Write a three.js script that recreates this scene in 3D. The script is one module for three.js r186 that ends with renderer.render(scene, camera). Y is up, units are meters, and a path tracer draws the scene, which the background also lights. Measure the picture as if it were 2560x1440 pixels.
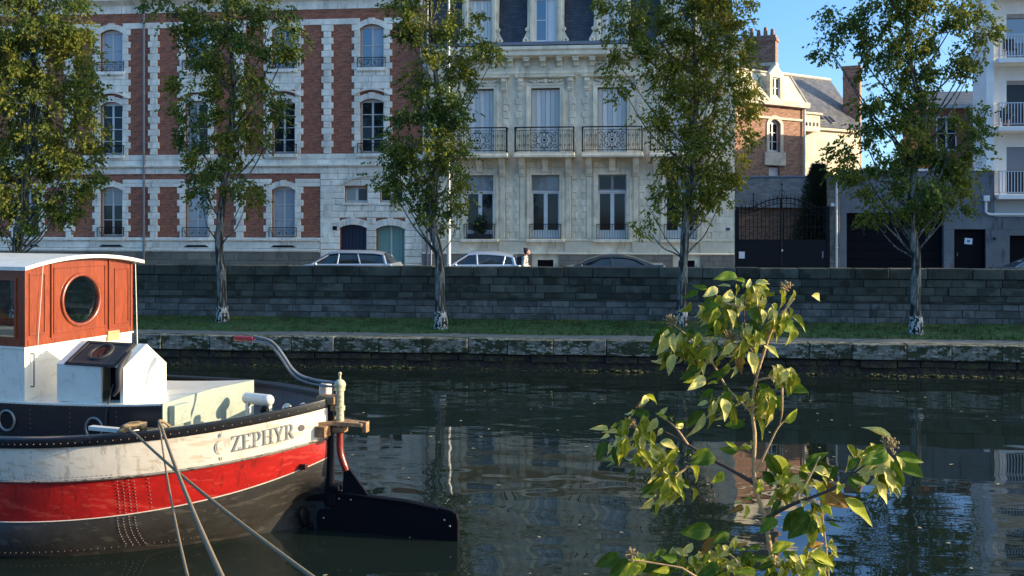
import * as THREE from 'three';
import { mergeGeometries, mergeVertices, toCreasedNormals } from 'three/addons/utils/BufferGeometryUtils.js';
import { RoundedBoxGeometry } from 'three/addons/geometries/RoundedBoxGeometry.js';
import { TextGeometry } from 'three/addons/geometries/TextGeometry.js';
import { FontLoader } from 'three/addons/loaders/FontLoader.js';
import { MarchingCubes } from 'three/addons/objects/MarchingCubes.js';

// ---------------------------------------------------------------- camera, sky, sun, exposure
const scene = new THREE.Scene();
const renderer = new THREE.WebGLRenderer({ antialias: true });
renderer.toneMapping = THREE.LinearToneMapping;
renderer.toneMappingExposure = 2.2;
renderer.shadowMap.enabled = true;
const EYE = 4.5, YAW = 6.2 * Math.PI / 180, FPX = 2500, HOR = 545;      // lens: 2500 px focal length at 2560 px, horizon at row 545 (shifted lens)
const camera = new THREE.PerspectiveCamera(2 * Math.atan(720 / FPX) * 180 / Math.PI, 16 / 9, 0.1, 1500);
camera.position.set(0, EYE, 0);
camera.rotation.y = YAW;
camera.setViewOffset(2560, 1440, 0, 720 - HOR, 2560, 1440);
camera.updateProjectionMatrix();
scene.add(camera);

const SUN_EL = 15 * Math.PI / 180;
const sunDir = new THREE.Vector3(Math.cos(SUN_EL), Math.sin(SUN_EL), -0.01 * Math.cos(SUN_EL)).normalize();
{ // clear evening sky: blue overhead, paler towards the horizon and round the sun
  const W = 512, Hh = 256, d = new Float32Array(W * Hh * 4), v = new THREE.Vector3();
  const mulc3 = (q, k) => q.map((w) => w * k), mixc = (a, b, t) => a.map((q, i) => q + (b[i] - q) * t);
  for (let j = 0; j < Hh; j++) for (let i = 0; i < W; i++) {
    const el = (j + 0.5) / Hh * Math.PI - Math.PI / 2, az = (i + 0.5) / W * 2 * Math.PI - Math.PI;   // row 0 is the bottom of the map
    v.set(Math.cos(el) * Math.cos(az), Math.sin(el), Math.cos(el) * Math.sin(az));
    const e = Math.max(0, Math.sin(el));
    let c = mixc([0.36, 0.66, 0.88], [0.0, 0.20, 0.71], 1 - Math.exp(-e * 7.0));
    c = mixc(c, [0.05, 0.205, 0.44], Math.min(1, e * 1.05));
    const g = Math.acos(Math.max(-1, Math.min(1, v.dot(sunDir))));
    const glow = 2.2 * Math.exp(-g * 5) + 2.7 * Math.exp(-g * 2.6);
    c = [c[0] + glow * 0.92, c[1] + glow * 0.88, c[2] + glow * 0.66];
    c = mulc3(c, 0.82);
    if (el < 0) c = [0.16, 0.15, 0.12];
    d.set([c[0], c[1], c[2], 1], 4 * (j * W + i));
  }
  const t = new THREE.DataTexture(d, W, Hh, THREE.RGBAFormat, THREE.FloatType);
  t.mapping = THREE.EquirectangularReflectionMapping; t.magFilter = THREE.LinearFilter; t.minFilter = THREE.LinearFilter; t.needsUpdate = true;
  scene.background = t; scene.environment = t;
}
const sun = new THREE.DirectionalLight(new THREE.Color(1.0, 0.80, 0.54), 4.1);
sun.position.copy(sunDir).multiplyScalar(120).add(new THREE.Vector3(0, 0, -25));
sun.target.position.set(0, 0, -25);
sun.castShadow = true; sun.shadow.mapSize.set(4096, 4096); sun.shadow.radius = 1;
Object.assign(sun.shadow.camera, { left: -60, right: 60, top: 60, bottom: -60, near: 1, far: 300 });
scene.add(sun, sun.target);

// ---------------------------------------------------------------- helpers
let seed = 7;
const rnd = () => { seed = (seed + 0x6d2b79f5) | 0; let t = Math.imul(seed ^ (seed >>> 15), 1 | seed); t = (t + Math.imul(t ^ (t >>> 7), 61 | t)) ^ t; return ((t ^ (t >>> 14)) >>> 0) / 4294967296; };
const rr = (a, b) => a + (b - a) * rnd();
const gauss = () => (rnd() + rnd() + rnd() + rnd() - 2) * 0.866;
const V = (x, y, z) => new THREE.Vector3(x, y, z);
const lerp = (a, b, t) => a + (b - a) * t, clamp = (x, a = 0, b = 1) => Math.min(b, Math.max(a, x));
const sstep = (a, b, x) => { const t = clamp((x - a) / (b - a)); return t * t * (3 - 2 * t); };
const cY = Math.cos(YAW), sY = Math.sin(YAW);
function ray(px, py) { const x = (px - 1280) / FPX, y = -(py - HOR) / FPX; return [x * cY - sY, y, -x * sY - cY]; }
function at(px, py, z) { const r = ray(px, py), t = z / r[2]; return V(r[0] * t, EYE + r[1] * t, z); }                // where a photo point lies on the plane z
function atDepth(px, py, d) { const r = ray(px, py); return V(r[0] * d, EYE + r[1] * d, r[2] * d); }

// periodic value noise, 0..1
const NT = new Float32Array(65536).map(() => rnd());
function vn(x, y, p) {
  const xi = Math.floor(x), yi = Math.floor(y), fx = x - xi, fy = y - yi, u = fx * fx * (3 - 2 * fx), w = fy * fy * (3 - 2 * fy);
  const m = (a) => ((a % p) + p) % p, g = (a, b) => NT[((m(a) * 251 + m(b) * 1733 + p * 97) & 65535)];
  return lerp(lerp(g(xi, yi), g(xi + 1, yi), u), lerp(g(xi, yi + 1), g(xi + 1, yi + 1), u), w);
}
function fbm(u, v, p, oct = 4, gain = 0.5) { let s = 0, a = 1, n = 0; for (let o = 0; o < oct; o++) { s += a * vn(u * p + o * 17.3 * 0, v * p, p); n += a; a *= gain; p *= 2; } return s / n; }
function tex(w, h, fn, size, colour = true) {
  const d = new Uint8Array(w * h * 4);
  for (let j = 0; j < h; j++) for (let i = 0; i < w; i++) { const c = fn((i + 0.5) / w, (j + 0.5) / h, i, j), o = 4 * (j * w + i); if (typeof c === 'number') { d[o] = d[o + 1] = d[o + 2] = clamp(c) * 255; } else { d[o] = clamp(c[0]) * 255; d[o + 1] = clamp(c[1]) * 255; d[o + 2] = clamp(c[2]) * 255; } d[o + 3] = 255; }
  const t = new THREE.DataTexture(d, w, h, THREE.RGBAFormat); t.wrapS = t.wrapT = THREE.RepeatWrapping; t.magFilter = THREE.LinearFilter; t.minFilter = THREE.LinearMipmapLinearFilter; t.generateMipmaps = true;
  if (colour) t.colorSpace = THREE.SRGBColorSpace;
  if (size) Array.isArray(size) ? t.repeat.set(1 / size[0], 1 / size[1]) : t.repeat.set(1 / size, 1 / size);
  t.needsUpdate = true; return t;
}
const mulc = (c, k) => [c[0] * k, c[1] * k, c[2] * k];
const mix3 = (a, b, t) => [lerp(a[0], b[0], t), lerp(a[1], b[1], t), lerp(a[2], b[2], t)];
const std = (o) => new THREE.MeshStandardMaterial({ side: THREE.DoubleSide, ...o });
const phy = (o) => new THREE.MeshPhysicalMaterial({ side: THREE.DoubleSide, ...o });
const lin = (r, g, b) => new THREE.Color().setRGB(r, g, b);

const used = new Map();
function numbered(n) { const k = used.get(n) || 0; used.set(n, k + 1); return k ? n + '_' + String(k).padStart(3, '0') : n; }
const flat = (g) => (g.index ? g.toNonIndexed() : g);
function merge(list) {
  list = list.flat(9).map((g) => { g = flat(g); for (const k of Object.keys(g.attributes)) if (!['position', 'normal', 'uv', 'color'].includes(k)) g.deleteAttribute(k); if (!g.attributes.uv) g.setAttribute('uv', new THREE.BufferAttribute(new Float32Array(g.attributes.position.count * 2), 2)); return g; });
  if (list.some((g) => g.attributes.color)) for (const g of list) if (!g.attributes.color) g.setAttribute('color', new THREE.BufferAttribute(new Float32Array(g.attributes.position.count * 3).fill(1), 3));
  return list.length === 1 ? list[0] : mergeGeometries(list);
}
function muv(g, ox = 0, oy = 0) { // texture coordinates in metres, by the way each face points
  g = flat(g); const p = g.attributes.position, n = g.attributes.normal, u = new Float32Array(p.count * 2);
  for (let i = 0; i < p.count; i += 3) {
    const ax = Math.abs(n.getX(i)), ay = Math.abs(n.getY(i)), az = Math.abs(n.getZ(i));
    for (let k = i; k < i + 3; k++) { const x = p.getX(k), y = p.getY(k), z = p.getZ(k); if (ay > ax && ay > az) { u[2 * k] = x; u[2 * k + 1] = z; } else if (ax > az) { u[2 * k] = z; u[2 * k + 1] = y; } else { u[2 * k] = x; u[2 * k + 1] = y; } u[2 * k] += ox; u[2 * k + 1] += oy; }
  }
  g.setAttribute('uv', new THREE.BufferAttribute(u, 2)); return g;
}
function mesh(name, geo, mat, parent, uv = true) {
  let g = merge([geo]); if (uv) g = muv(g);
  const m = new THREE.Mesh(g, mat); m.name = parent === scene ? numbered(name) : name; m.castShadow = m.receiveShadow = true; parent.add(m); return m;
}
function tag(o, label, category, group, kind) { o.userData = { label, category }; if (group) o.userData.group = group; if (kind) o.userData.kind = kind; return o; }
function thing(name, label, category, pos = [0, 0, 0], turn = 0, group) { const o = new THREE.Group(); o.name = numbered(name); o.position.set(...pos); o.rotation.y = turn; scene.add(o); return tag(o, label, category, group); }
function struct(name, geo, mat, uv = true) { const m = mesh(name, geo, mat, scene, uv); m.userData = { kind: 'structure' }; return m; }
const box = (x0, x1, y0, y1, z0, z1) => new THREE.BoxGeometry(x1 - x0, y1 - y0, z1 - z0).translate((x0 + x1) / 2, (y0 + y1) / 2, (z0 + z1) / 2);
const rbox = (x0, x1, y0, y1, z0, z1, r = 0.02, s = 2) => new RoundedBoxGeometry(x1 - x0, y1 - y0, z1 - z0, s, Math.min(r, (x1 - x0) / 2.01, (y1 - y0) / 2.01, (z1 - z0) / 2.01)).translate((x0 + x1) / 2, (y0 + y1) / 2, (z0 + z1) / 2);
function tri(verts) { // list of quads / triangles -> geometry with flat normals
  const p = []; for (const f of verts) { p.push(...f[0], ...f[1], ...f[2]); if (f[3]) p.push(...f[0], ...f[2], ...f[3]); }
  const g = new THREE.BufferGeometry(); g.setAttribute('position', new THREE.Float32BufferAttribute(p, 3)); g.computeVertexNormals(); return g;
}
function block(x0, x1, y0, y1, zb, zf, b = 0.012, tilt = 0) { // ashlar block, front to +z, chamfered front edges
  const t = tilt, a = [[x0, y0, zf - b], [x1, y0, zf - b], [x1, y1, zf - b], [x0, y1, zf - b]], f = [[x0 + b, y0 + b, zf + t], [x1 - b, y0 + b, zf - t], [x1 - b, y1 - b, zf + t], [x0 + b, y1 - b, zf - t]], k = [[x0, y0, zb], [x1, y0, zb], [x1, y1, zb], [x0, y1, zb]];
  const q = [[f[0], f[1], f[2], f[3]]]; for (let i = 0; i < 4; i++) { const j = (i + 1) % 4; q.push([a[i], a[j], f[j], f[i]], [k[i], k[j], a[j], a[i]]); }
  return tri(q);
}
function tube(pts, r, seg = 8, n, closed = false) { // r may be a function of 0..1
  const c = new THREE.CatmullRomCurve3(pts.map((p) => (p.isVector3 ? p : V(...p))), closed, 'centripetal'); n = n || pts.length * 4;
  const g = new THREE.TubeGeometry(c, n, 1, seg, closed), p = g.attributes.position, q = V();
  for (let i = 0; i <= n; i++) { const t = i / n; c.getPointAt(t, q); const R = typeof r === 'function' ? r(t) : r; for (let j = 0; j <= seg; j++) { const k = i * (seg + 1) + j; p.setXYZ(k, q.x + (p.getX(k) - q.x) * R, q.y + (p.getY(k) - q.y) * R, q.z + (p.getZ(k) - q.z) * R); } }
  return g;
}
function bar(a, b, r, seg = 6, r2) { a = a.isVector3 ? a : V(...a); b = b.isVector3 ? b : V(...b); const d = b.clone().sub(a), g = new THREE.CylinderGeometry(r2 ?? r, r, d.length(), seg); g.applyQuaternion(new THREE.Quaternion().setFromUnitVectors(V(0, 1, 0), d.clone().normalize())); const m = a.clone().add(b).multiplyScalar(0.5); return g.translate(m.x, m.y, m.z); }
function sqbar(a, b, w, d = w) { a = V(...a); b = V(...b); const l = a.distanceTo(b), g = new THREE.BoxGeometry(w, l, d); g.applyQuaternion(new THREE.Quaternion().setFromUnitVectors(V(0, 1, 0), b.clone().sub(a).normalize())); const m = a.add(b).multiplyScalar(0.5); return g.translate(m.x, m.y, m.z); }
const cyl = (r, h, x, y, z, seg = 16, r2) => new THREE.CylinderGeometry(r2 ?? r, r, h, seg).translate(x, y + h / 2, z);
function shapeOf(pts) { const s = new THREE.Shape(); pts.forEach((p, i) => (i ? s.lineTo(p[0], p[1]) : s.moveTo(p[0], p[1]))); s.closePath(); return s; }
function arcTop(cx, hw, ys, yt, n = 8) { const r = yt - ys; if (r < 0.005) return [[cx + hw, ys], [cx - hw, ys]]; const R = (hw * hw + r * r) / (2 * r), yc = yt - R, a = Math.asin(Math.min(1, hw / R)), o = []; for (let i = 0; i <= n; i++) { const q = a - 2 * a * i / n; o.push([cx + R * Math.sin(q), yc + R * Math.cos(q)]); } return o; }
const opening = (o) => [[o.cx - o.hw, o.y0], [o.cx + o.hw, o.y0], ...arcTop(o.cx, o.hw, o.ys, o.yt)];
function plate(pts, holes, z0, z1, bevel = 0) { // extruded outline with holes between z0 and z1
  const s = shapeOf(pts); for (const h of holes || []) { const q = new THREE.Path(); h.forEach((p, i) => (i ? q.lineTo(p[0], p[1]) : q.moveTo(p[0], p[1]))); q.closePath(); s.holes.push(q); }
  const g = new THREE.ExtrudeGeometry(s, { depth: z1 - z0 - 2 * bevel, bevelEnabled: bevel > 0, bevelSize: bevel, bevelThickness: bevel, bevelSegments: 1, curveSegments: 8 });
  return g.translate(0, 0, z0 + bevel);
}
const rect = (x0, x1, y0, y1) => [[x0, y0], [x1, y0], [x1, y1], [x0, y1]];
function profileX(prof, x0, x1) { // moulding: a (z,y) outline carried along x
  return new THREE.ExtrudeGeometry(shapeOf(prof.map(([z, y]) => [-z, y])), { depth: x1 - x0, bevelEnabled: false }).rotateY(Math.PI / 2).translate(x0, 0, 0);
}
// pieces: the 300 largest in view stay separate parts, the rest join into one
function pieces(name, list, mats, parent, limit = 290) {
  list.sort((a, b) => b.rank - a.rank);
  list.slice(0, limit).forEach((o) => mesh(name, o.geo, o.mat || mats[Math.floor(rnd() * mats.length)], parent));
  const rest = list.slice(limit);
  if (rest.length) { const m = mesh(name + '_mass', rest.map((o) => o.geo), mats[0], parent); m.userData = { kind: 'stuff' }; }
}
// ---------------------------------------------------------------- materials
const speck = (base, amp, p = 8, tint = [1, 1, 1]) => (u, v) => { const n = fbm(u, v, p, 5, 0.6) - 0.5, f = (vn(u * 256, v * 256, 256) - 0.5) * 0.35; const k = 1 + amp * (n * 2 + f); return [base[0] * k * lerp(1, tint[0], n + 0.5), base[1] * k * lerp(1, tint[1], n + 0.5), base[2] * k * lerp(1, tint[2], n + 0.5)]; };
const grain = tex(256, 256, (u, v) => fbm(u, v, 16, 4, 0.65), 0.6, false);
const M = {};
// dressed stone with soot streaks, in a few tones
const streak = (u, v) => sstep(0.55, 0.8, fbm(u, v * 0.25, 32, 3)) * sstep(0.4, 0.7, fbm(u + 0.3, v, 4, 3));
const stoneTex = (b, dirt) => tex(512, 512, (u, v) => { const n = fbm(u, v, 6, 5, 0.6), s = streak(u, v); return mix3(mulc(b, 0.82 + 0.36 * n), mulc(b, 0.42), s * dirt); }, 3.1);
const creamTex = stoneTex([0.91, 0.85, 0.745], 0.22), paleTex = stoneTex([0.92, 0.885, 0.82], 0.2), plinthTex = stoneTex([0.48, 0.45, 0.40], 0.5);
M.cream = [1, 0.94, 1.05, 0.98].map((k) => std({ map: creamTex, color: lin(k, k, k * 0.99), roughness: 0.9, bumpMap: grain, bumpScale: 0.006 }));
M.pale = [1, 0.93, 1.06, 0.97].map((k) => std({ map: paleTex, color: lin(k, k, k), roughness: 0.9, bumpMap: grain, bumpScale: 0.006 }));
M.plinth = [1, 0.85, 1.12].map((k) => std({ map: plinthTex, color: lin(k, k, k), roughness: 0.92, bumpMap: grain, bumpScale: 0.008 }));
// brick: 22 x 6.5 cm with pale joints, each brick a little different
const brickFn = (tones, joint) => (u, v, i, j, bump) => {
  const R = 16, C = 5, row = Math.floor(v * R), x = u * C + (row % 2) * 0.5, col = Math.floor(x), fx = x - col, fy = v * R - row, h = NT[(((col % C) + C) % C) * 31 + row * 73 + 999], edge = Math.min(fx * 4.3, (1 - fx) * 4.3, fy * 1.3, (1 - fy) * 1.3) + (vn(u * 64, v * 64, 64) - 0.5) * 0.12;
  if (bump) return sstep(0.05, 0.16, edge) * 0.8 + 0.2 * vn(u * 96, v * 96, 96);
  const c = mix3(tones[0], tones[1], h), n = 0.78 + 0.44 * fbm(u, v, 12, 4, 0.6);
  return mix3(joint, mulc(c, n), sstep(0.06, 0.14, edge));
};
const bf1 = brickFn([[0.66, 0.40, 0.30], [0.53, 0.30, 0.22]], [0.62, 0.54, 0.47]), bf2 = brickFn([[0.67, 0.50, 0.41], [0.50, 0.36, 0.29]], [0.70, 0.64, 0.56]);
const brickBump = tex(512, 512, (u, v, i, j) => bf1(u, v, i, j, true), 1.15, false);
M.brick = std({ map: tex(512, 512, bf1, 1.15), roughness: 0.9, bumpMap: brickBump, bumpScale: 0.012 });
M.houseBrick = std({ map: tex(512, 512, bf2, 1.15), roughness: 0.9, bumpMap: brickBump, bumpScale: 0.012 });
// quay masonry
const quayTex = (b, moss) => tex(512, 512, (u, v) => { const n = fbm(u, v, 8, 5, 0.62), m = sstep(0.5, 0.68, fbm(u + 0.37, v + 0.11, 5, 5, 0.6)), s = streak(u, v); return mix3(mix3(mulc(b, 0.7 + 0.6 * n), [0.13, 0.15, 0.11], m * moss), [0.16, 0.17, 0.16], s * 0.6); }, 2.7);
const q1 = quayTex([0.27, 0.285, 0.25], 0.66), q2 = quayTex([0.365, 0.37, 0.355], 0.3);
M.quayUp = [1, 0.68, 1.3, 0.85].map((k, i) => std({ map: q1, color: lin(k, k * [1, 1, 0.97, 1.04][i], k), roughness: 0.95, bumpMap: grain, bumpScale: 0.015 }));
M.quayLow = [1, 0.86, 1.12].map((k) => std({ map: q2, color: lin(k, k, k), roughness: 0.93, bumpMap: grain, bumpScale: 0.012 }));
M.joint = std({ color: lin(0.03, 0.03, 0.027), roughness: 1 });
M.capStone = [0, 1, 2, 3].map((k) => std({ map: tex(512, 256, (u, v) => { const a = u + k * 0.23, n = fbm(a, v, 10, 5, 0.65), m = sstep(0.40 + 0.04 * (k % 3), 0.50 + 0.03 * k, fbm(a + 0.2, v + 0.3, 6, 6, 0.75)), l = sstep(0.62, 0.7, fbm(a, v + 0.6, 20, 4)); return mix3(mix3(mulc([0.50, 0.50, 0.455], 0.6 + 0.6 * n), mix3([0.10, 0.13, 0.07], [0.22, 0.24, 0.13], fbm(a, v, 18, 3)), m * 0.92), [0.66, 0.67, 0.62], l * 0.7); }, [2.4, 1.2]), roughness: 0.95, bumpMap: grain, bumpScale: 0.02 }));
M.algae = std({ map: tex(512, 256, (u, v) => { const n = fbm(u, v, 12, 5, 0.65), m = sstep(0.5, 0.62, fbm(u + 0.5, v, 14, 4)); return mix3(mulc([0.16, 0.15, 0.12], 0.5 + n), [0.27, 0.27, 0.12], m * 0.8); }, [2.2, 1.1]), roughness: 0.8, bumpMap: grain, bumpScale: 0.03 });
M.grass = std({ map: tex(512, 512, (u, v) => { const n = fbm(u, v, 24, 4, 0.7), m = fbm(u, v, 5, 3); return mix3(mulc([0.22, 0.33, 0.11], 0.5 + 0.9 * n), [0.26, 0.24, 0.14], sstep(0.55, 0.75, m) * 0.5); }, 2.5), roughness: 1 });
M.blade = std({ vertexColors: true, roughness: 0.95 });
M.path = std({ map: tex(512, 512, speck([0.45, 0.43, 0.39], 0.3, 10), 2), roughness: 0.95, bumpMap: grain, bumpScale: 0.01 });
M.asphalt = std({ map: tex(512, 512, speck([0.27, 0.27, 0.27], 0.25, 12), 2.5), roughness: 0.95, bumpMap: grain, bumpScale: 0.006 });
M.iron = phy({ color: lin(0.008, 0.009, 0.012), roughness: 0.6, specularIntensity: 0.35 });
M.glass = phy({ color: lin(0.012, 0.015, 0.018), roughness: 0.03, ior: 1.38 });
M.glassSky = phy({ color: lin(0.02, 0.03, 0.045), roughness: 0.03, ior: 2.6 });
M.curtain = phy({ color: lin(0.34, 0.38, 0.42), roughness: 0.5, clearcoat: 1, clearcoatRoughness: 0.03 });
M.blind = phy({ color: lin(0.20, 0.21, 0.21), roughness: 0.5, clearcoat: 1, clearcoatRoughness: 0.03 });
M.white = std({ color: lin(0.68, 0.69, 0.68), roughness: 0.55 });
M.joinery = std({ color: lin(0.56, 0.54, 0.50), roughness: 0.6 });
M.darkJoin = std({ color: lin(0.30, 0.28, 0.26), roughness: 0.6 });
M.slate = std({ map: tex(512, 512, (u, v) => { const R = 32, row = Math.floor(v * R), C = 20, x = u * C + (row % 2) * 0.5, col = Math.floor(x), h = NT[((col % C + C) % C) * 57 + row * 131], e = Math.min((x - col) * 4, v * R - row); return mulc(mix3([0.31, 0.31, 0.32], [0.42, 0.41, 0.41], h), (0.8 + 0.4 * fbm(u, v, 16, 3)) * (e < 0.1 ? 0.6 : 1)); }, [4, 4]), roughness: 0.55, bumpMap: grain, bumpScale: 0.01 });
M.lead = std({ color: lin(0.16, 0.18, 0.21), roughness: 0.5, metalness: 0.2 });
M.zinc = std({ color: lin(0.20, 0.21, 0.23), roughness: 0.5, metalness: 0.4 });

// ---------------------------------------------------------------- ground, canal, quays
const ZQ = -29.4, ZW = -33.5, ZF = -44.84, QUAY = 0.91, STREET = 1.8, WALLTOP = 2.86;
{ // water: long low swell and wind ripples as geometry, the finest ripples as relief
  const x0 = -70, x1 = 70, wn = [];
  for (let i = 0; i < 22; i++) { const L = 0.5 * Math.pow(1.13, i), a = Math.PI / 2 + gauss() * 0.75; wn.push([2 * Math.PI / L * Math.cos(a), 2 * Math.PI / L * Math.sin(a), rr(0, 6.28), 0.00055 * Math.pow(L, 0.85)]); }
  const xs = [], zs = []; for (let x = x0; x < x1;) { xs.push(x); x += Math.abs(x + 3) < 16 ? 0.1 : 0.8; } xs.push(x1);
  for (let z = -4.3; z > -29.2;) { zs.push(z); z -= z > -9 ? 0.16 : 0.09; } zs.push(-29.22);
  const nx = xs.length, nz = zs.length, P = new Float32Array(nx * nz * 3), U = new Float32Array(nx * nz * 2), idx = [];
  for (let j = 0; j < nz; j++) for (let i = 0; i < nx; i++) {
    const x = xs[i], z = zs[j]; let y = 0; const gust = 0.14 + 1.3 * sstep(0.48, 0.7, fbm(x / 60 + 0.31, z / 24 + 0.1, 4, 3)) + 0.5 * sstep(-19, -25, z);
    for (const w of wn) y += w[3] * Math.sin(w[0] * x + w[1] * z + w[2]);
    const k = j * nx + i; P[3 * k] = x; P[3 * k + 1] = y * gust; P[3 * k + 2] = z; U[2 * k] = x; U[2 * k + 1] = z;
    if (i && j) { const a = k - nx - 1, b = k - nx, c = k - 1; idx.push(a, b, c, b, k, c); }
  }
  const g = new THREE.BufferGeometry(); g.setAttribute('position', new THREE.BufferAttribute(P, 3)); g.setAttribute('uv', new THREE.BufferAttribute(U, 2)); g.setIndex(idx); g.computeVertexNormals();
  const rip = tex(1024, 1024, (u, v) => { const m = 0.12 + 0.88 * sstep(0.48, 0.66, fbm(u + 0.6, v, 4, 3)); return 0.5 + m * (0.6 * (fbm(u * 0.5, v, 72, 3, 0.6) - 0.5) + 0.5 * (fbm(u * 0.5 + 0.37, v + 0.21, 34, 3, 0.55) - 0.5)); }, [17, 9.5], false);
  M.water = phy({ color: lin(0.009, 0.015, 0.012), roughness: 0.012, ior: 1.5, bumpMap: rip, bumpScale: 0.0026 });
  const w = new THREE.Mesh(g, M.water); w.name = 'canal_water'; w.userData = { kind: 'structure' }; w.receiveShadow = true; scene.add(w);
  struct('canal_bed', box(x0, x1, -2.2, -2, -29.6, -4.2), M.algae);
}
struct('street', box(-260, 260, 0.2, STREET, -400, ZW - 0.25), M.asphalt);
struct('pavement', [box(-60, 60, STREET - 0.1, STREET + 0.13, ZF + 0.1, ZF + 1.75)], M.path);
struct('near_bank', [box(-60, 60, -2, 2.88, -4.1, 40)], M.path);
{ // low quay: coping blocks over a set-back footing, a worn path and a grass strip
  const lq = struct('low_quay', box(-70, 60, -2, QUAY - 0.46, ZW - 0.2, ZQ - 0.16), M.algae);
  struct('towpath', box(-70, 60, QUAY - 0.46, QUAY - 0.012, ZW - 0.2, ZQ - 0.5), M.path);
  const list = []; let x = -34;
  while (x < 26) { const w = rr(1.15, 1.75), hh = rr(0.43, 0.47); list.push({ geo: muv(rbox(x + 0.008, x + w - 0.008, QUAY - hh, QUAY + rr(-0.012, 0.012), ZQ - 0.5, ZQ + rr(-0.02, 0.025), 0.03), rnd() * 7, rnd() * 5), rank: -Math.abs(x), mat: M.capStone[Math.floor(rnd() * 4)] }); x += w; }
  list.forEach((o) => { const m = new THREE.Mesh(flat(o.geo), o.mat); m.name = 'coping_stone'; m.castShadow = m.receiveShadow = true; lq.add(m); });
  // rough footing stones, mossy and wet
  for (let k = 0, fx = -22; fx < 16; k++) { const w = rr(0.5, 1.1); mesh('footing_stone', rbox(fx, fx + w - 0.03, rr(0.20, 0.26), rr(0.40, 0.44), ZQ - 0.4, ZQ - 0.10 + rr(-0.03, 0.04), 0.03), M.algae, lq); fx += w; }
  const weed = []; for (let i = 0; i < 1100; i++) { const X = rr(-20, 15), s = rr(0.012, 0.034) * (fbm(X / 40 + 0.5, 0.3, 16, 3) > 0.5 ? 1.4 : 0.6); const g = new THREE.IcosahedronGeometry(s, 0).scale(rr(1, 2.4), rr(0.4, 0.9), 1).translate(X, rr(-0.02, 0.06), ZQ - 0.12 + rr(0, 0.22)); weed.push(g); }
  const wm = mesh('waterline_weed', weed, std({ map: tex(256, 256, speck([0.34, 0.32, 0.18], 0.6, 16), 0.7), roughness: 0.9 }), scene); tag(wm, 'yellowish weed and foam clinging along the far waterline', 'weed', null, 'stuff');
  // grass
  const gx0 = -60, gx1 = 45, n = 500, mz = 22, P = [], I = [];
  for (let j = 0; j <= mz; j++) for (let i = 0; i <= n; i++) { const X = lerp(gx0, gx1, i / n), t = j / mz, Z = lerp(ZQ - 1.35 + (fbm(X / 40 + 0.5, 0.2, 24, 3) - 0.5) * 0.5, ZW, t); P.push(X, QUAY - 0.01 + sstep(0, 0.25, t) * 0.03 + 0.16 * t * t + (fbm(X / 40 + 0.5, Z / 40 + 0.5, 64, 3) - 0.5) * 0.07 * sstep(0, 0.2, t), Z); if (i && j) { const k = j * (n + 1) + i; I.push(k - n - 2, k - n - 1, k - 1, k - n - 1, k, k - 1); } }
  const g = new THREE.BufferGeometry(); g.setAttribute('position', new THREE.Float32BufferAttribute(P, 3)); g.setIndex(I); g.computeVertexNormals();
  struct('grass_strip', g, M.grass);
  const bl = new THREE.BufferGeometry(); { const p = [], c = []; for (let k = 0; k < 5; k++) { const a = rr(0, 6.28), l = rr(0.07, 0.16), sp = rr(0.02, 0.08), bx = rr(-0.04, 0.04), bz = rr(-0.04, 0.04), w = 0.008; p.push(bx - w * Math.sin(a), 0, bz + w * Math.cos(a), bx + w * Math.sin(a), 0, bz - w * Math.cos(a), bx + sp * Math.cos(a), l, bz + sp * Math.sin(a)); for (let q = 0; q < 3; q++) c.push(1, 1, 1); } bl.setAttribute('position', new THREE.Float32BufferAttribute(p, 3)); bl.setAttribute('color', new THREE.Float32BufferAttribute(c, 3)); bl.computeVertexNormals(); }
  const N = 9000, im = new THREE.InstancedMesh(bl, M.blade, N), mt = new THREE.Matrix4(), q = new THREE.Quaternion(), col = new THREE.Color();
  for (let i = 0; i < N; i++) { const t = Math.pow(rnd(), 0.8), X = rr(-24, 16), Z = lerp(ZQ - 1.3, ZW + 0.03, t); q.setFromAxisAngle(V(0, 1, 0), rr(0, 6.28)); const s = rr(0.5, 1.2); mt.compose(V(X, QUAY - 0.01 + 0.16 * t * t, Z), q, V(s, s * rr(0.5, 1.1), s)); im.setMatrixAt(i, mt); const h = rnd(); col.setRGB(lerp(0.022, 0.05, h), lerp(0.055, 0.085, h), 0.010); im.setColorAt(i, col); }
  im.name = 'grass'; tag(im, 'short green grass along the foot of the quay wall', 'grass', null, 'stuff'); scene.add(im);
}
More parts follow.
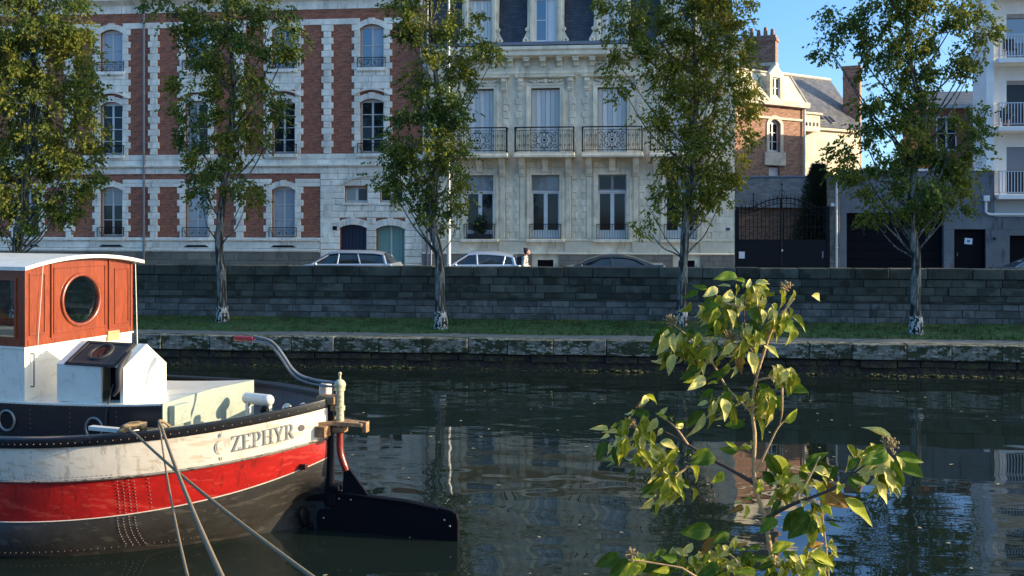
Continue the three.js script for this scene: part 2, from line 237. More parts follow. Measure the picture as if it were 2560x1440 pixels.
{ // upper quay wall: coping, coursed blocks, a ledge, and a smoother lower part
  const w = thing('quay_wall', 'long coursed stone quay wall between the grass strip and the street', 'wall');
  mesh('core', [box(-70, 60, 0.2, 1.74, ZW - 0.5, ZW - 0.03), box(-70, 60, 1.74, WALLTOP - 0.05, ZW - 0.5, ZW - 0.06)], M.joint, w);
  const list = [], X0 = -23, X1 = 17;
  const courses = [[0.82, 1.02, 0.02, 1], [1.025, 1.275, 0.02, 1], [1.28, 1.52, 0.02, 1], [1.525, 1.735, 0.03, 1], [1.79, 1.985, 0, 0], [1.99, 2.25, 0, 0], [2.255, 2.505, 0, 0]];
  for (const [y0, y1, dz, low] of courses) { let x = X0 + rr(-0.5, 0); while (x < X1) { const ww = rr(0.42, 1.15) * (low ? 1.15 : 1); const pr = rr(-0.02, 0.022) * (low ? 0.5 : 1); list.push({ geo: muv(block(x + 0.006, x + ww - 0.006, y0 + 0.004, y1 - 0.004, ZW - 0.1, ZW + dz + pr, 0.012, rr(-0.006, 0.006)), rnd() * 9, rnd() * 9), rank: -Math.abs(x + 2), mat: (low ? M.quayLow : M.quayUp)[Math.floor(rnd() * (low ? 3 : 4))] }); x += ww; } }
  list.sort((a, b) => b.rank - a.rank);
  list.slice(0, 260).forEach((o) => { const m = new THREE.Mesh(flat(o.geo), o.mat); m.name = 'stone_block'; m.castShadow = m.receiveShadow = true; w.add(m); });
  const low = list.slice(260); if (low.length) { const m = mesh('stone_block_mass', low.map((o) => o.geo), M.quayUp[0], w, false); m.userData = { kind: 'stuff' }; }
  for (let x = X0; x < X1;) { const ww = rr(0.9, 1.7); mesh('ledge_stone', rbox(x, x + ww - 0.01, 1.738, 1.786, ZW - 0.1, ZW + 0.07 + rr(-0.01, 0.01), 0.015), M.quayUp[1], w); x += ww; }
  for (let x = X0; x < X1;) { const ww = rr(0.75, 1.45); const g = muv(rbox(x + 0.005, x + ww - 0.005, 2.52, WALLTOP + rr(-0.012, 0.012), ZW - 0.46, ZW + 0.05 + rr(-0.015, 0.015), 0.035), rnd() * 9, rnd() * 9); const m = new THREE.Mesh(flat(g), M.quayUp[Math.floor(rnd() * 4)]); m.name = 'coping_stone'; m.castShadow = m.receiveShadow = true; w.add(m); x += ww; }
}
// ---------------------------------------------------------------- facade kit
const paneGeo = new Map();
function pane(parent, x0, x1, y0, y1, z, mat) { const w = +(x1 - x0).toFixed(3), h = +(y1 - y0).toFixed(3), k = w + 'x' + h; if (!paneGeo.has(k)) paneGeo.set(k, new THREE.BoxGeometry(w, h, 0.012)); const m = new THREE.Mesh(paneGeo.get(k), mat); m.name = 'pane'; m.position.set((x0 + x1) / 2, (y0 + y1) / 2, z); m.rotation.set(rr(-0.006, 0.006), rr(-0.01, 0.01), 0); m.castShadow = m.receiveShadow = true; parent.add(m); return m; }
function windowPart(parent, o, z, { rows = [1], frame = M.joinery, glass = M.glass, cols = 2, st = 0.055, mull = 0.09, bottom = 0.11, name = 'window' } = {}) {
  const holes = [], top = o.ys - (o.yt - o.ys > 0.02 ? 0.0 : 0.07), y0 = o.y0 + bottom, sum = rows.reduce((a, b) => a + b, 0), bars = 0.035; let y = y0; const H0 = top - y0 - bars * (rows.length - 1), rects = [];
  for (const r of rows) { const h = H0 * r / sum; for (let c = 0; c < cols; c++) { const cw = (2 * o.hw - 2 * st - mull * (cols - 1)) / cols, x = o.cx - o.hw + st + c * (cw + mull); rects.push([x, x + cw, y, y + h, c]); } y += h + bars; }
  for (const r of rects) holes.push(rect(...r.slice(0, 4)));
  const f = mesh(name, plate(opening(o), holes, z - 0.035, z + 0.035), frame, parent);
  rects.forEach((r, i) => pane(f, r[0] - 0.01, r[1] + 0.01, r[2] - 0.01, r[3] + 0.01, z - 0.005, typeof glass === 'function' ? glass(i, r) : glass));
  return f;
}
function voussoirs(parent, o, z0, z1, t, n, mats) { const r = o.yt - o.ys, R = (o.hw * o.hw + r * r) / (2 * r), yc = o.yt - R, a = Math.asin(o.hw / R) * 1.02; for (let i = 0; i < n; i++) { const q0 = -a + 2 * a * i / n + 0.004, q1 = -a + 2 * a * (i + 1) / n - 0.004, qm = (q0 + q1) / 2, T = R + t * (i === (n - 1) / 2 ? 1.15 : 1), P = (q, RR) => [o.cx + RR * Math.sin(q), yc + RR * Math.cos(q)]; mesh('voussoir', plate([P(q0, R), P(qm, R), P(q1, R), P(q1, T), P(qm, T), P(q0, T)], null, z0, z1 + (i === (n - 1) / 2 ? 0.03 : 0)), mats[i % mats.length], parent); } }
function arcBand(cx, hw, ys, yt, t, z0, z1) { const inn = arcTop(cx, hw, ys, yt, 12), out = arcTop(cx, hw + t, ys, yt + t, 12).reverse(); return plate([...inn, ...out], null, z0, z1); }
function courses(x0, x1, y0, y1, ch, bw, z0, z1, holes, out, opt = {}) { // running-bond ashlar round openings
  const n = Math.max(1, Math.round((y1 - y0) / ch)), h = (y1 - y0) / n;
  for (let k = 0; k < n; k++) {
    const a = y0 + k * h, b = a + h; let iv = opt.edges ? opt.edges(k) : [[x0, x1]];
    for (const o of holes) if (o.y0 < b - 0.03 && o.top > a + 0.03) iv = iv.flatMap(([p, q]) => (o.x1 <= p || o.x0 >= q ? [[p, q]] : [[p, Math.max(p, o.x0)], [Math.min(q, o.x1), q]].filter(([s, e]) => e - s > 0.05)));
    for (const [p, q] of iv) { const m = Math.max(1, Math.round((q - p) / bw)), off = m > 1 ? (k % 2 ? 0.25 : -0.2) * bw : 0; let c = p; for (let i = 0; i < m; i++) { const e = i === m - 1 ? q : p + (q - p) * (i + 1) / m + off + rr(-0.04, 0.04); out.push({ geo: block(c + 0.005, e - 0.005, a + 0.005, b - 0.005, z0, z1 + rr(-0.004, 0.004), opt.bev ?? 0.012), rank: opt.rank ? opt.rank((c + e) / 2, (a + b) / 2) : 0, mat: opt.mat }); c = e; } }
  }
}
function guard(parent, cx, hw, y0, h, z, fancy = true) { // wrought window guard
  const g = [box(cx - hw, cx + hw, y0 + h - 0.035, y0 + h, z - 0.02, z + 0.02), box(cx - hw, cx + hw, y0 + 0.03, y0 + 0.05, z - 0.01, z + 0.01), box(cx - hw, cx + hw, y0 + h - 0.13, y0 + h - 0.115, z - 0.01, z + 0.01), sqbar([cx - hw + 0.01, y0, z], [cx - hw + 0.01, y0 + h, z], 0.025), sqbar([cx + hw - 0.01, y0, z], [cx + hw - 0.01, y0 + h, z], 0.025)];
  for (const s of [-1, 1]) g.push(box(cx + s * (hw - 0.012) - 0.012, cx + s * (hw - 0.012) + 0.012, y0 + h - 0.035, y0 + h - 0.01, ZF - 0.1, z));
  if (fancy) { const n = 4, w = 2 * hw / n; for (let i = 0; i < n; i++) { const c = cx - hw + w * (i + 0.5), s = i % 2 ? 1 : -1, r = (h - 0.2) / 4; const P = []; for (let q = 0; q <= 14; q++) { const a = q / 14 * 4.6, R = r * (1 - 0.45 * q / 14); P.push([c + s * (R * Math.cos(a) - 0.02), y0 + 0.06 + r + R * Math.sin(a), z]); } g.push(tube(P, 0.011, 4, 18)); g.push(tube(P.map((p) => [2 * c - p[0], 2 * (y0 + 0.055 + 2 * r) - p[1] + 0.02, z]), 0.011, 4, 18)); g.push(bar([c - w / 2, y0 + 0.04, z], [c - w / 2, y0 + h - 0.12, z], 0.008, 4)); } }
  else for (let i = 1; i < 12; i++) g.push(bar([cx - hw + 2 * hw * i / 12, y0 + 0.04, z], [cx - hw + 2 * hw * i / 12, y0 + h - 0.03, z], 0.009, 4));
  return mesh('window_guard', g, M.iron, parent);
}
// ---------------------------------------------------------------- brick and stone town house (left)
{
  const b1 = thing('brick_town_house', 'red brick town house with white toothed stone trim, left of the cream town house', 'building'), L = -34.5, R = -8.97, bays = [-28.04, -23.86, -19.68, -15.5, -11.32, -32.2];
  const holes = [], wins = [];
  for (const b of bays) {
    if (b !== -11.32) wins.push({ cx: b, hw: 0.54, y0: 3.62, ys: 5.80, yt: 5.97, f: 0 });
    wins.push({ cx: b, hw: 0.54, y0: 7.47, ys: 9.80, yt: 9.97, f: 1 }, { cx: b, hw: 0.54, y0: 11.4, ys: 13.2, yt: 13.38, f: 2 });
  }
  const mez = [{ cx: -12.06, hw: 0.53, y0: 5.22, ys: 5.84, yt: 5.92 }, { cx: -10.42, hw: 0.53, y0: 5.22, ys: 5.84, yt: 5.92 }];
  const door = { cx: -12.2, hw: 0.62, y0: 1.92, ys: 4.05, yt: 4.2 }, gate = { cx: -10.46, hw: 0.66, y0: 1.92, ys: 4.0, yt: 4.17 };
  const all = [...wins, ...mez, door, gate];
  const wallPts = rect(L, R, STREET - 0.3, 14.5);
  mesh('wall', plate(wallPts, all.map(opening), ZF - 0.45, ZF), M.brick, b1);
  mesh('body', box(L, R, STREET - 0.3, 14.5, ZF - 10, ZF - 0.46), M.pale[1], b1);
  const skip = all.map((o) => ({ x0: o.cx - o.hw, x1: o.cx + o.hw, y0: o.y0, top: o.yt }));
  const vs = [...wins, ...mez.slice(0, 0), door, gate].map((o) => ({ x0: o.cx - o.hw - 0.02, x1: o.cx + o.hw + 0.02, y0: o.ys - 0.02, top: o.yt + (o.f === 1 ? 0.28 : 0.26) }));
  const out = [], rank = (x, y) => -Math.abs(x + 16) + (y > 13.6 ? -3 : 0), Z0 = ZF - 0.04, Z1 = ZF + 0.05;
  for (const b of bays) {
    courses(b - 0.95, b + 0.95, 7.46, 13.38, 0.296, 0.62, Z0, Z1, [...skip, ...vs], out, { rank, edges: (k) => [[b - (k % 2 ? 0.95 : 0.83), b + (k % 2 ? 0.95 : 0.83)]] });
    if (b !== -11.32) courses(b - 0.95, b + 0.95, 3.57, 5.94, 0.296, 0.62, Z0, Z1, [...skip, ...vs], out, { rank, edges: (k) => [[b - (k % 2 ? 0.95 : 0.83), b + (k % 2 ? 0.95 : 0.83)]] });
    const p = b - 2.09;
    courses(p - 0.28, p + 0.28, 7.46, 13.38, 0.296, 0.9, Z0, Z1 + 0.012, [], out, { rank, edges: (k) => [[p - (k % 2 ? 0.28 : 0.18), p + (k % 2 ? 0.28 : 0.18)]] });
    courses(p - 0.28, p + 0.28, 3.57, 5.94, 0.296, 0.9, Z0, Z1 + 0.012, [], out, { rank, edges: (k) => [[p - (k % 2 ? 0.28 : 0.18), p + (k % 2 ? 0.28 : 0.18)]] });
  }
  // rusticated stone bay with the doors
  courses(-13.75, R, 3.05, 6.55, 0.292, 0.7, Z0, Z1 + 0.01, [...skip, ...vs], out, { rank: () => 5, bev: 0.03 });
  courses(-13.75, R, 1.8, 3.04, 0.31, 0.7, Z0, Z1 + 0.01, [...skip, ...vs], out, { rank: () => 3, bev: 0.03 });
  for (const [y0, y1] of [[5.945, 6.31], [13.385, 13.66]]) { const iv = (k) => { let v = [[L, y0 < 6 ? -13.76 : R]]; return v; }; courses(L, R, y0, y1, (y1 - y0) / (y0 < 6 ? 2 : 1), 0.75, Z0, Z1, [...skip, ...vs], out, { rank, edges: iv }); }
  for (const [y0, y1, n, xr] of [[6.555, 6.83, 1, R], [6.965, 7.455, 2, R], [14.1, 14.5, 1, R]]) courses(L, xr, y0, y1, (y1 - y0) / n, 0.95, Z0, Z1, [...skip, ...vs], out, { rank });
  pieces('ashlar_block', out, M.pale, b1, 295);
  for (const o of wins) { voussoirs(b1, o, ZF - 0.04, ZF + 0.055, 0.25, 5, M.pale); if (o.f === 1) mesh('hood_moulding', arcBand(o.cx, 0.80, 10.12, 10.36, 0.09, ZF, ZF + 0.17), M.pale[1], b1); }
  voussoirs(b1, { ...door }, ZF - 0.04, ZF + 0.07, 0.3, 7, M.pale); voussoirs(b1, { ...gate }, ZF - 0.04, ZF + 0.07, 0.3, 7, M.pale);
  mesh('arch_moulding', arcBand(-11.28, 1.5, 6.02, 6.42, 0.1, ZF, ZF + 0.12), M.pale[1], b1);
  // stone jambs and bands in relief
  const mould = (name, prof, x0, x1, m) => mesh(name, profileX(prof.map(([z, y]) => [ZF + z, y]), x0, x1), m, b1);
  mould('string_course', [[0, 6.82], [0.1, 6.84], [0.14, 6.88], [0.18, 6.9], [0.18, 6.95], [0, 6.985]], L, R, M.pale[1]);
  mould('sill_course', [[0, 3.40], [0.07, 3.43], [0.12, 3.47], [0.12, 3.56], [0, 3.59]], L, -13.76, M.pale[2]);
  mould('plinth_moulding', [[0, 2.9], [0.09, 2.93], [0.13, 2.98], [0.13, 3.05], [0, 3.09]], L, -13.76, M.pale[3]);
  { const o2 = []; courses(L, -13.77, 3.095, 3.4, 0.31, 1.1, Z0, Z1, [], o2, {}); o2.forEach((o) => mesh('base_block', o.geo, M.pale[1], b1)); const o3 = []; courses(L, -13.77, 1.8, 2.9, 0.37, 1.2, Z0, Z1 + 0.03, [], o3, { rank }); o3.forEach((o) => mesh('plinth_block', o.geo, M.plinth[Math.floor(rnd() * 3)], b1)); }
  mould('cornice', [[0, 14.45], [0.1, 14.5], [0.3, 14.62], [0.42, 14.66], [0.42, 14.86], [0, 14.95]], L, R, M.pale[0]);
  mesh('roof', plate([[ZF - 0.1, 14.9], [ZF - 1.5, 18.2], [ZF - 9, 19], [ZF - 10, 14.9]].map(([z, y]) => [-z, y]), null, L, R).rotateY(Math.PI / 2), M.slate, b1);
  // windows
  for (const o of wins) {
    const curt = o.f === 0 && (o.cx === -15.5 || o.cx === -19.68), sky = o.f === 2;
    windowPart(b1, { ...o }, ZF - 0.2, { rows: o.f === 2 ? [1.2, 1] : o.f === 1 ? [1, 1, 1, 1] : [1, 1, 1], frame: o.f === 1 && o.cx === -23.86 ? M.white : curt ? M.joinery : M.joinery, glass: curt ? M.curtain : o.f === 2 && o.cx === -11.32 ? (i, r) => (r[4] ? M.curtain : M.glassSky) : o.f === 2 && o.cx === -23.86 ? M.curtain : sky ? M.glassSky : o.cx === -23.86 && o.f === 0 ? (i) => (i < 4 ? M.glass : M.blind) : o.cx === -19.68 ? (i, r) => (r[4] ? M.glass : M.blind) : M.glass });
    mesh('window_sill', [box(o.cx - 0.66, o.cx + 0.66, o.y0 - 0.16, o.y0 - 0.02, ZF - 0.2, ZF + 0.17)], M.pale[2], b1);
    guard(b1, o.cx, 0.66, o.y0 + 0.0, 0.45, ZF + 0.13);
  }
  mez.forEach((o, i) => { windowPart(b1, o, ZF - 0.16, { rows: [1], glass: i ? M.glass : (k) => (k ? M.glass : M.blind), bottom: 0.09, mull: 0.14 }); mesh('window_sill', [box(o.cx - 0.64, o.cx + 0.64, o.y0 - 0.12, o.y0 - 0.01, ZF - 0.16, ZF + 0.12)], M.pale[0], b1); });
  // dark blue boarded door, pale green boarded gate
  const navy = std({ color: lin(0.012, 0.018, 0.05), roughness: 0.45 }), green = std({ color: lin(0.20, 0.34, 0.30), roughness: 0.55 });
  const dleaf = mesh('door', plate(opening(door), null, ZF - 0.3, ZF - 0.25), navy, b1); for (let i = 0; i < 7; i++) mesh('plank', box(door.cx - 0.6 + i * 0.172, door.cx - 0.6 + i * 0.172 + 0.15, 1.95, 4.0 + 0.12 * Math.sin(Math.PI * (i + 0.5) / 7), ZF - 0.25, ZF - 0.22 - (i === 3 ? 0.015 : 0)), navy, dleaf);
  mesh('handle', cyl(0.03, 0.09, 0, 0, 0, 10).rotateX(Math.PI / 2).translate(door.cx + 0.4, 3.0, ZF - 0.2), M.zinc, dleaf);
  const gleaf = mesh('carriage_gate', plate(opening(gate), null, ZF - 0.3, ZF - 0.25), green, b1); for (let i = 0; i < 10; i++) mesh('plank', box(gate.cx - 0.645 + i * 0.1295, gate.cx - 0.645 + i * 0.1295 + 0.108, 1.95, 3.98 + 0.13 * Math.sin(Math.PI * (i + 0.5) / 10), ZF - 0.25, ZF - 0.225), green, gleaf); mesh('cover_strip', box(gate.cx - 0.03, gate.cx + 0.03, 1.95, 4.12, ZF - 0.235, ZF - 0.19), M.joinery, gleaf);
  mesh('name_plate', rbox(-13.15, -12.95, 3.95, 4.13, ZF + 0.055, ZF + 0.075, 0.005), M.iron, b1);
  for (const b of bays) if (b !== -11.32) { const v = mesh('basement_vent', plate([[b - 0.62, 3.14], [b + 0.62, 3.14], [b + 0.45, 3.24], [b - 0.45, 3.24]], null, ZF + 0.03, ZF + 0.062), M.iron, b1); }
  // rainwater pipes
  for (const x of [-22.2, -8.72]) { mesh('rainwater_pipe', [bar([x, 1.8, ZF + 0.14], [x, 14.5, ZF + 0.14], 0.055, 8), ...[3.2, 5.6, 8, 10.4, 12.8].map((y) => cyl(0.07, 0.06, x, y, ZF + 0.14, 8)), ...[3.2, 8, 12.8].map((y) => box(x - 0.09, x + 0.09, y + 0.01, y + 0.05, ZF, ZF + 0.1))], M.zinc, b1); }
}
// ---------------------------------------------------------------- cream stone town house (centre)
{
  const b2 = thing('cream_town_house', 'cream stone town house with ornate iron balconies and closed white shutters', 'building'), L = -8.96, R = 4.96, bays = [-6.34, -3.36, -0.37, 2.61];
  const gw = bays.map((b) => ({ cx: b, hw: 0.63, y0: 3.56, ys: 6.44, yt: 6.44 })), fw = bays.map((b) => ({ cx: b, hw: 0.65, y0: 7.42, ys: 10.34, yt: 10.34 }));
  const bw = [-3.36, 2.9].map((b) => ({ cx: b, hw: 0.36, y0: 2.1, ys: 2.62, yt: 2.62 }));
  const F = ZF + 0.02;
  mesh('wall', plate(rect(L, R, STREET - 0.3, 11.7), [...gw, ...fw, ...bw].map(opening), F - 0.5, F), M.cream[0], b2);
  mesh('body', box(L, R, STREET - 0.3, 11.7, F - 10, F - 0.51), M.cream[1], b2);
  const skip = [...gw, ...fw, ...bw].map((o) => ({ x0: o.cx - o.hw - 0.24, x1: o.cx + o.hw + 0.24, y0: o.y0 - 0.2, top: o.yt + 0.22 }));
  const out = [], rank = (x, y) => -Math.abs(x + 2) - 0.2 * Math.abs(y - 6);
  // smooth ashlar between the windows, rusticated chains beside them
  for (const b of [...bays, 5.6]) {
    const m = b - 1.49; if (b === 5.6) continue;
    for (const s of [-1, 1]) {
      courses(b + s * 1.2 - 0.14, b + s * 1.2 + 0.14, 7.45, 10.2, 0.305, 0.9, F - 0.02, F + 0.045, [], out, { rank, edges: (k) => (s > 0 ? [[b + 1.06, b + (k % 2 ? 1.36 : 1.26)]] : [[b - (k % 2 ? 1.36 : 1.26), b - 1.06]]), bev: 0.025 });
      courses(b + s * 1.2 - 0.14, b + s * 1.2 + 0.14, 3.56, 6.5, 0.305, 0.9, F - 0.02, F + 0.045, [], out, { rank, edges: (k) => (s > 0 ? [[b + 1.17, b + (k % 2 ? 1.42 : 1.32)]] : [[b - (k % 2 ? 1.42 : 1.32), b - 1.17]]), bev: 0.025 });
    }
  }
  courses(3.98, R - 0.0, 3.56, 6.9, 0.34, 0.62, F - 0.02, F + 0.03, [], out, { rank: () => 4, bev: 0.008 });
  courses(L, -7.85, 3.56, 6.9, 0.34, 0.62, F - 0.02, F + 0.03, [], out, { rank: () => -4, bev: 0.008 });
  courses(L, R, 2.96, 3.44, 0.48, 1.05, F - 0.02, F + 0.06, skip, out, { rank: () => 6, bev: 0.006, mat: M.cream[1] });
  courses(L, R, 1.8, 2.86, 0.265, 0.95, F - 0.02, F + 0.09, skip, out, { rank: () => 5, bev: 0.008, mat: M.plinth[2] });
  pieces('ashlar_block', out, M.cream, b2, 295);
  const mould = (name, prof, x0, x1, m = M.cream[2]) => mesh(name, profileX(prof.map(([z, y]) => [F + z, y]), x0, x1), m, b2);
  mould('plinth_moulding', [[0, 2.84], [0.12, 2.87], [0.15, 2.9], [0.12, 2.94], [0, 2.97]], L, R);
  mould('dado_rail', [[0, 3.43], [0.07, 3.45], [0.09, 3.52], [0, 3.56]], L, R);
  mould('architrave', [[0, 10.9], [0.08, 10.92], [0.1, 10.97], [0.14, 10.99], [0.14, 11.04], [0, 11.07]], L, R);
  mould('cornice', [[0, 11.66], [0.42, 11.7], [0.5, 11.76], [0.5, 11.92], [0.58, 12.0], [0.58, 12.14], [0, 12.2]], L, R + 0.4);
  mesh('gutter', box(L, R + 0.42, 12.2, 12.34, F - 0.1, F + 0.52), M.lead, b2);
  for (let x = L + 0.35; x < R; x += 0.735) { const m = mesh('modillion', [rbox(x - 0.13, x + 0.13, 11.5, 11.66, F, F + 0.4, 0.03), rbox(x - 0.11, x + 0.11, 11.3, 11.52, F, F + 0.16, 0.03), rbox(x - 0.15, x + 0.15, 11.62, 11.68, F, F + 0.44, 0.01)], M.cream[0], b2); }
  for (let i = 0; i < 19; i++) { const x = L + 0.72 + i * 0.735; mesh('frieze_panel', block(x - 0.17, x + 0.17, 11.16, 11.58, F - 0.01, F + 0.03, 0.02), M.cream[3], b2); }
  const ring = (o, t, z, name) => mesh(name, [plate([[o.cx - o.hw - t, o.y0], [o.cx - o.hw, o.y0], [o.cx - o.hw, o.yt], [o.cx + o.hw, o.yt], [o.cx + o.hw, o.y0], [o.cx + o.hw + t, o.y0], [o.cx + o.hw + t, o.yt + t], [o.cx - o.hw - t, o.yt + t]], null, F - 0.02, F + z), plate([[o.cx - o.hw - t, o.y0], [o.cx - o.hw - t * 0.65, o.y0], [o.cx - o.hw - t * 0.65, o.yt + t * 0.65], [o.cx + o.hw + t * 0.65, o.yt + t * 0.65], [o.cx + o.hw + t * 0.65, o.y0], [o.cx + o.hw + t, o.y0], [o.cx + o.hw + t, o.yt + t], [o.cx - o.hw - t, o.yt + t]], null, F + z, F + z + 0.035)], M.cream[2], b2);
  const scroll = (x, y0, y1, w, d) => [plate([[0, y1], [d, y1], [d, y1 - (y1 - y0) * 0.25], [d * 0.9, y1 - (y1 - y0) * 0.45], [d * 0.55, y0 + (y1 - y0) * 0.25], [d * 0.5, y0], [0, y0]].map(([z, y]) => [-(F + z), y]), null, x - w / 2, x + w / 2, 0.01).rotateY(Math.PI / 2), bar([x - w / 2 - 0.01, y0 + (y1 - y0) * 0.18, F + d * 0.45], [x + w / 2 + 0.01, y0 + (y1 - y0) * 0.18, F + d * 0.45], 0.055, 10), bar([x - w / 2 - 0.01, y1 - (y1 - y0) * 0.22, F + d * 0.85], [x + w / 2 + 0.01, y1 - (y1 - y0) * 0.22, F + d * 0.85], 0.07, 10)];
  bays.forEach((b, i) => {
    // ground floor
    ring(gw[i], 0.2, 0.05, 'window_surround');
    mesh('window_sill', rbox(b - 0.86, b + 0.86, 3.42, 3.55, F - 0.2, F + 0.24, 0.02), M.cream[2], b2);
    const g = gw[i]; windowPart(b2, { ...g, ys: 5.66, yt: 5.66 }, F - 0.22, { rows: [1], frame: M.white, mull: 0.17, st: 0.07, bottom: 0.4, glass: i === 2 ? (k, r) => (r[4] ? M.glass : M.glass) : M.glass });
    const t = windowPart(b2, { ...g, y0: 5.72, ys: 6.44, yt: 6.44 }, F - 0.22, { rows: [1], frame: M.darkJoin, mull: 0.12, st: 0.06, bottom: 0.07, name: 'transom_light', glass: i < 2 ? M.blind : M.glass });
    mesh('transom_bar', box(b - 0.63, b + 0.63, 5.655, 5.725, F - 0.28, F - 0.14), M.white, b2);
    guard(b2, b, 0.70, 3.56, 0.68, F + 0.14, false);
    for (const s of [-1, 1]) { mesh('console', scroll(b + s * 1.04, 6.5, 7.17, 0.24, 0.5), M.cream[2], b2); mesh('pilaster_strip', [block(b + s * 1.04 - 0.11, b + s * 1.04 + 0.11, 3.56, 6.42, F - 0.01, F + 0.06, 0.02), rbox(b + s * 1.04 - 0.15, b + s * 1.04 + 0.15, 6.36, 6.5, F, F + 0.13, 0.02)], M.cream[0], b2); }
    mesh('keystone', scroll(b, 6.6, 7.17, 0.26, 0.36), M.cream[2], b2);
    for (const s of [-1, 1]) mesh('lintel_panel', block(b + s * 0.52 - 0.34, b + s * 0.52 + 0.34, 6.74, 7.05, F - 0.01, F + 0.04, 0.03), M.cream[1], b2);
    // balcony
    const sl = mesh('balcony', [rbox(b - 1.36, b + 1.36, 7.18, 7.3, F, F + 0.82, 0.02), rbox(b - 1.33, b + 1.33, 7.3, 7.40, F, F + 0.77, 0.02)], M.cream[2], b2);
    { const y = 7.42, h = 1.12, z = F + 0.7, q = []; const X0 = b - 1.3, X1 = b + 1.3;
      q.push(box(X0, X1, y + h - 0.05, y + h, z - 0.03, z + 0.03), box(X0, X1, y + 0.06, y + 0.09, z - 0.012, z + 0.012), box(X0, X1, y + h - 0.17, y + h - 0.15, z - 0.01, z + 0.01));
      for (const x of [X0, X1]) q.push(box(x - 0.025, x + 0.025, y, y + h, z - 0.025, z + 0.025), box(x - 0.02, x + 0.02, y + h - 0.05, y + h, F, z), box(x - 0.012, x + 0.012, y + 0.06, y + 0.09, F, z));
      for (const x of [b - 0.62, b + 0.62]) q.push(bar([x, y + 0.07, z], [x, y + h - 0.03, z], 0.014, 4));
      for (const s of [-1, 1]) for (let k = 1; k < 7; k++) { const x = b + s * (0.62 + 0.68 * k / 7); q.push(bar([x, y + 0.08, z], [x, y + h - 0.15, z], 0.008, 4)); if (k % 2) q.push(new THREE.TorusGeometry(0.045, 0.009, 4, 10).translate(x, y + 0.3, z), new THREE.TorusGeometry(0.045, 0.009, 4, 10).translate(x, y + 0.72, z)); }
      for (const s of [-1, 1]) { q.push(bar([X0 * (s < 0) + X1 * (s > 0), y + 0.08, F + 0.35], [X0 * (s < 0) + X1 * (s > 0), y + h - 0.05, F + 0.35], 0.01, 4)); }
      const sp = (cx, cy, r, a0, turns, dir, sh = 0.8) => { const P = []; for (let k = 0; k <= 16; k++) { const a = a0 + dir * turns * 6.283 * k / 16, R = r * (1 - sh * k / 16); P.push([cx + R * Math.cos(a), cy + R * Math.sin(a), z]); } return tube(P, 0.0135, 4, 22); };
      const cy = y + 0.53; q.push(new THREE.TorusGeometry(0.14, 0.014, 4, 18).translate(b, cy, z), new THREE.TorusGeometry(0.34, 0.012, 4, 28).translate(b, cy, z), new THREE.CylinderGeometry(0.06, 0.06, 0.03, 8).rotateX(1.57).translate(b, cy, z));
      for (const s of [-1, 1]) q.push(sp(b + s * 0.24, cy + 0.2, 0.17, s > 0 ? 3.4 : -0.26, 1.2, -s), sp(b + s * 0.24, cy - 0.22, 0.17, s > 0 ? 2.9 : 0.24, 1.2, s), sp(b + s * 0.47, cy + 0.24, 0.12, s > 0 ? 0 : 3.14, 1.1, s), sp(b + s * 0.47, cy - 0.24, 0.12, s > 0 ? 0 : 3.14, 1.1, -s), sp(b + s * 0.45, cy, 0.13, s > 0 ? 1.2 : 1.94, 1.1, s), sp(b + s * 0.1, cy + 0.36, 0.1, 1.57, 1, s), sp(b + s * 0.1, cy - 0.36, 0.1, -1.57, 1, -s));
      mesh('railing', q, M.iron, sl); }
    // first floor: closed folding shutters
    ring(fw[i], 0.2, 0.06, 'window_surround');
    const n = 6, w = 1.28 / n; for (let k = 0; k < n; k++) { const x = b - 0.64 + k * w, a = (k % 2 ? 1 : -1) * 0.3; mesh('shutter_leaf', rbox(-w / 2 + 0.004, w / 2 - 0.004, 0, 2.84, -0.015, 0.015, 0.006).rotateY(a).translate(x + w / 2, 7.44, F - 0.16), std({ color: lin(0.66, 0.65, 0.61), roughness: 0.6 }), b2); }
    mould('window_cornice', [[0, 10.76], [0.16, 10.78], [0.24, 10.82], [0.24, 10.88], [0, 10.92]], b - 1.36, b + 1.36);
    for (const s of [-1, 1]) mesh('bracket', scroll(b + s * 1.12, 10.22, 10.76, 0.22, 0.2), M.cream[0], b2);
    { const q = []; for (const s of [-1, 1]) { const P = []; for (let k = 0; k <= 12; k++) P.push([b + s * (0.08 + 0.72 * k / 12), 10.64 + 0.06 * Math.cos(k / 12 * 6.28), F + 0.07]); q.push(tube(P, 0.035, 5, 16)); for (let k = 0; k < 4; k++) q.push(new THREE.SphereGeometry(0.05, 6, 5).scale(1.3, 1, 0.7).translate(b + s * (0.16 + k * 0.17), 10.63 + 0.03 * (k % 2), F + 0.08)); } q.push(new THREE.SphereGeometry(0.11, 8, 6).scale(1, 1.1, 0.7).translate(b, 10.65, F + 0.08)); mesh('garland', q, M.cream[0], b2); }
    // attic dormer
    const dy = 12.34; const dz = F - 0.12, dm = { cx: b, hw: i === 1 ? 0.48 : 0.5, y0: dy + 0.08, ys: 14.4, yt: 14.4 };
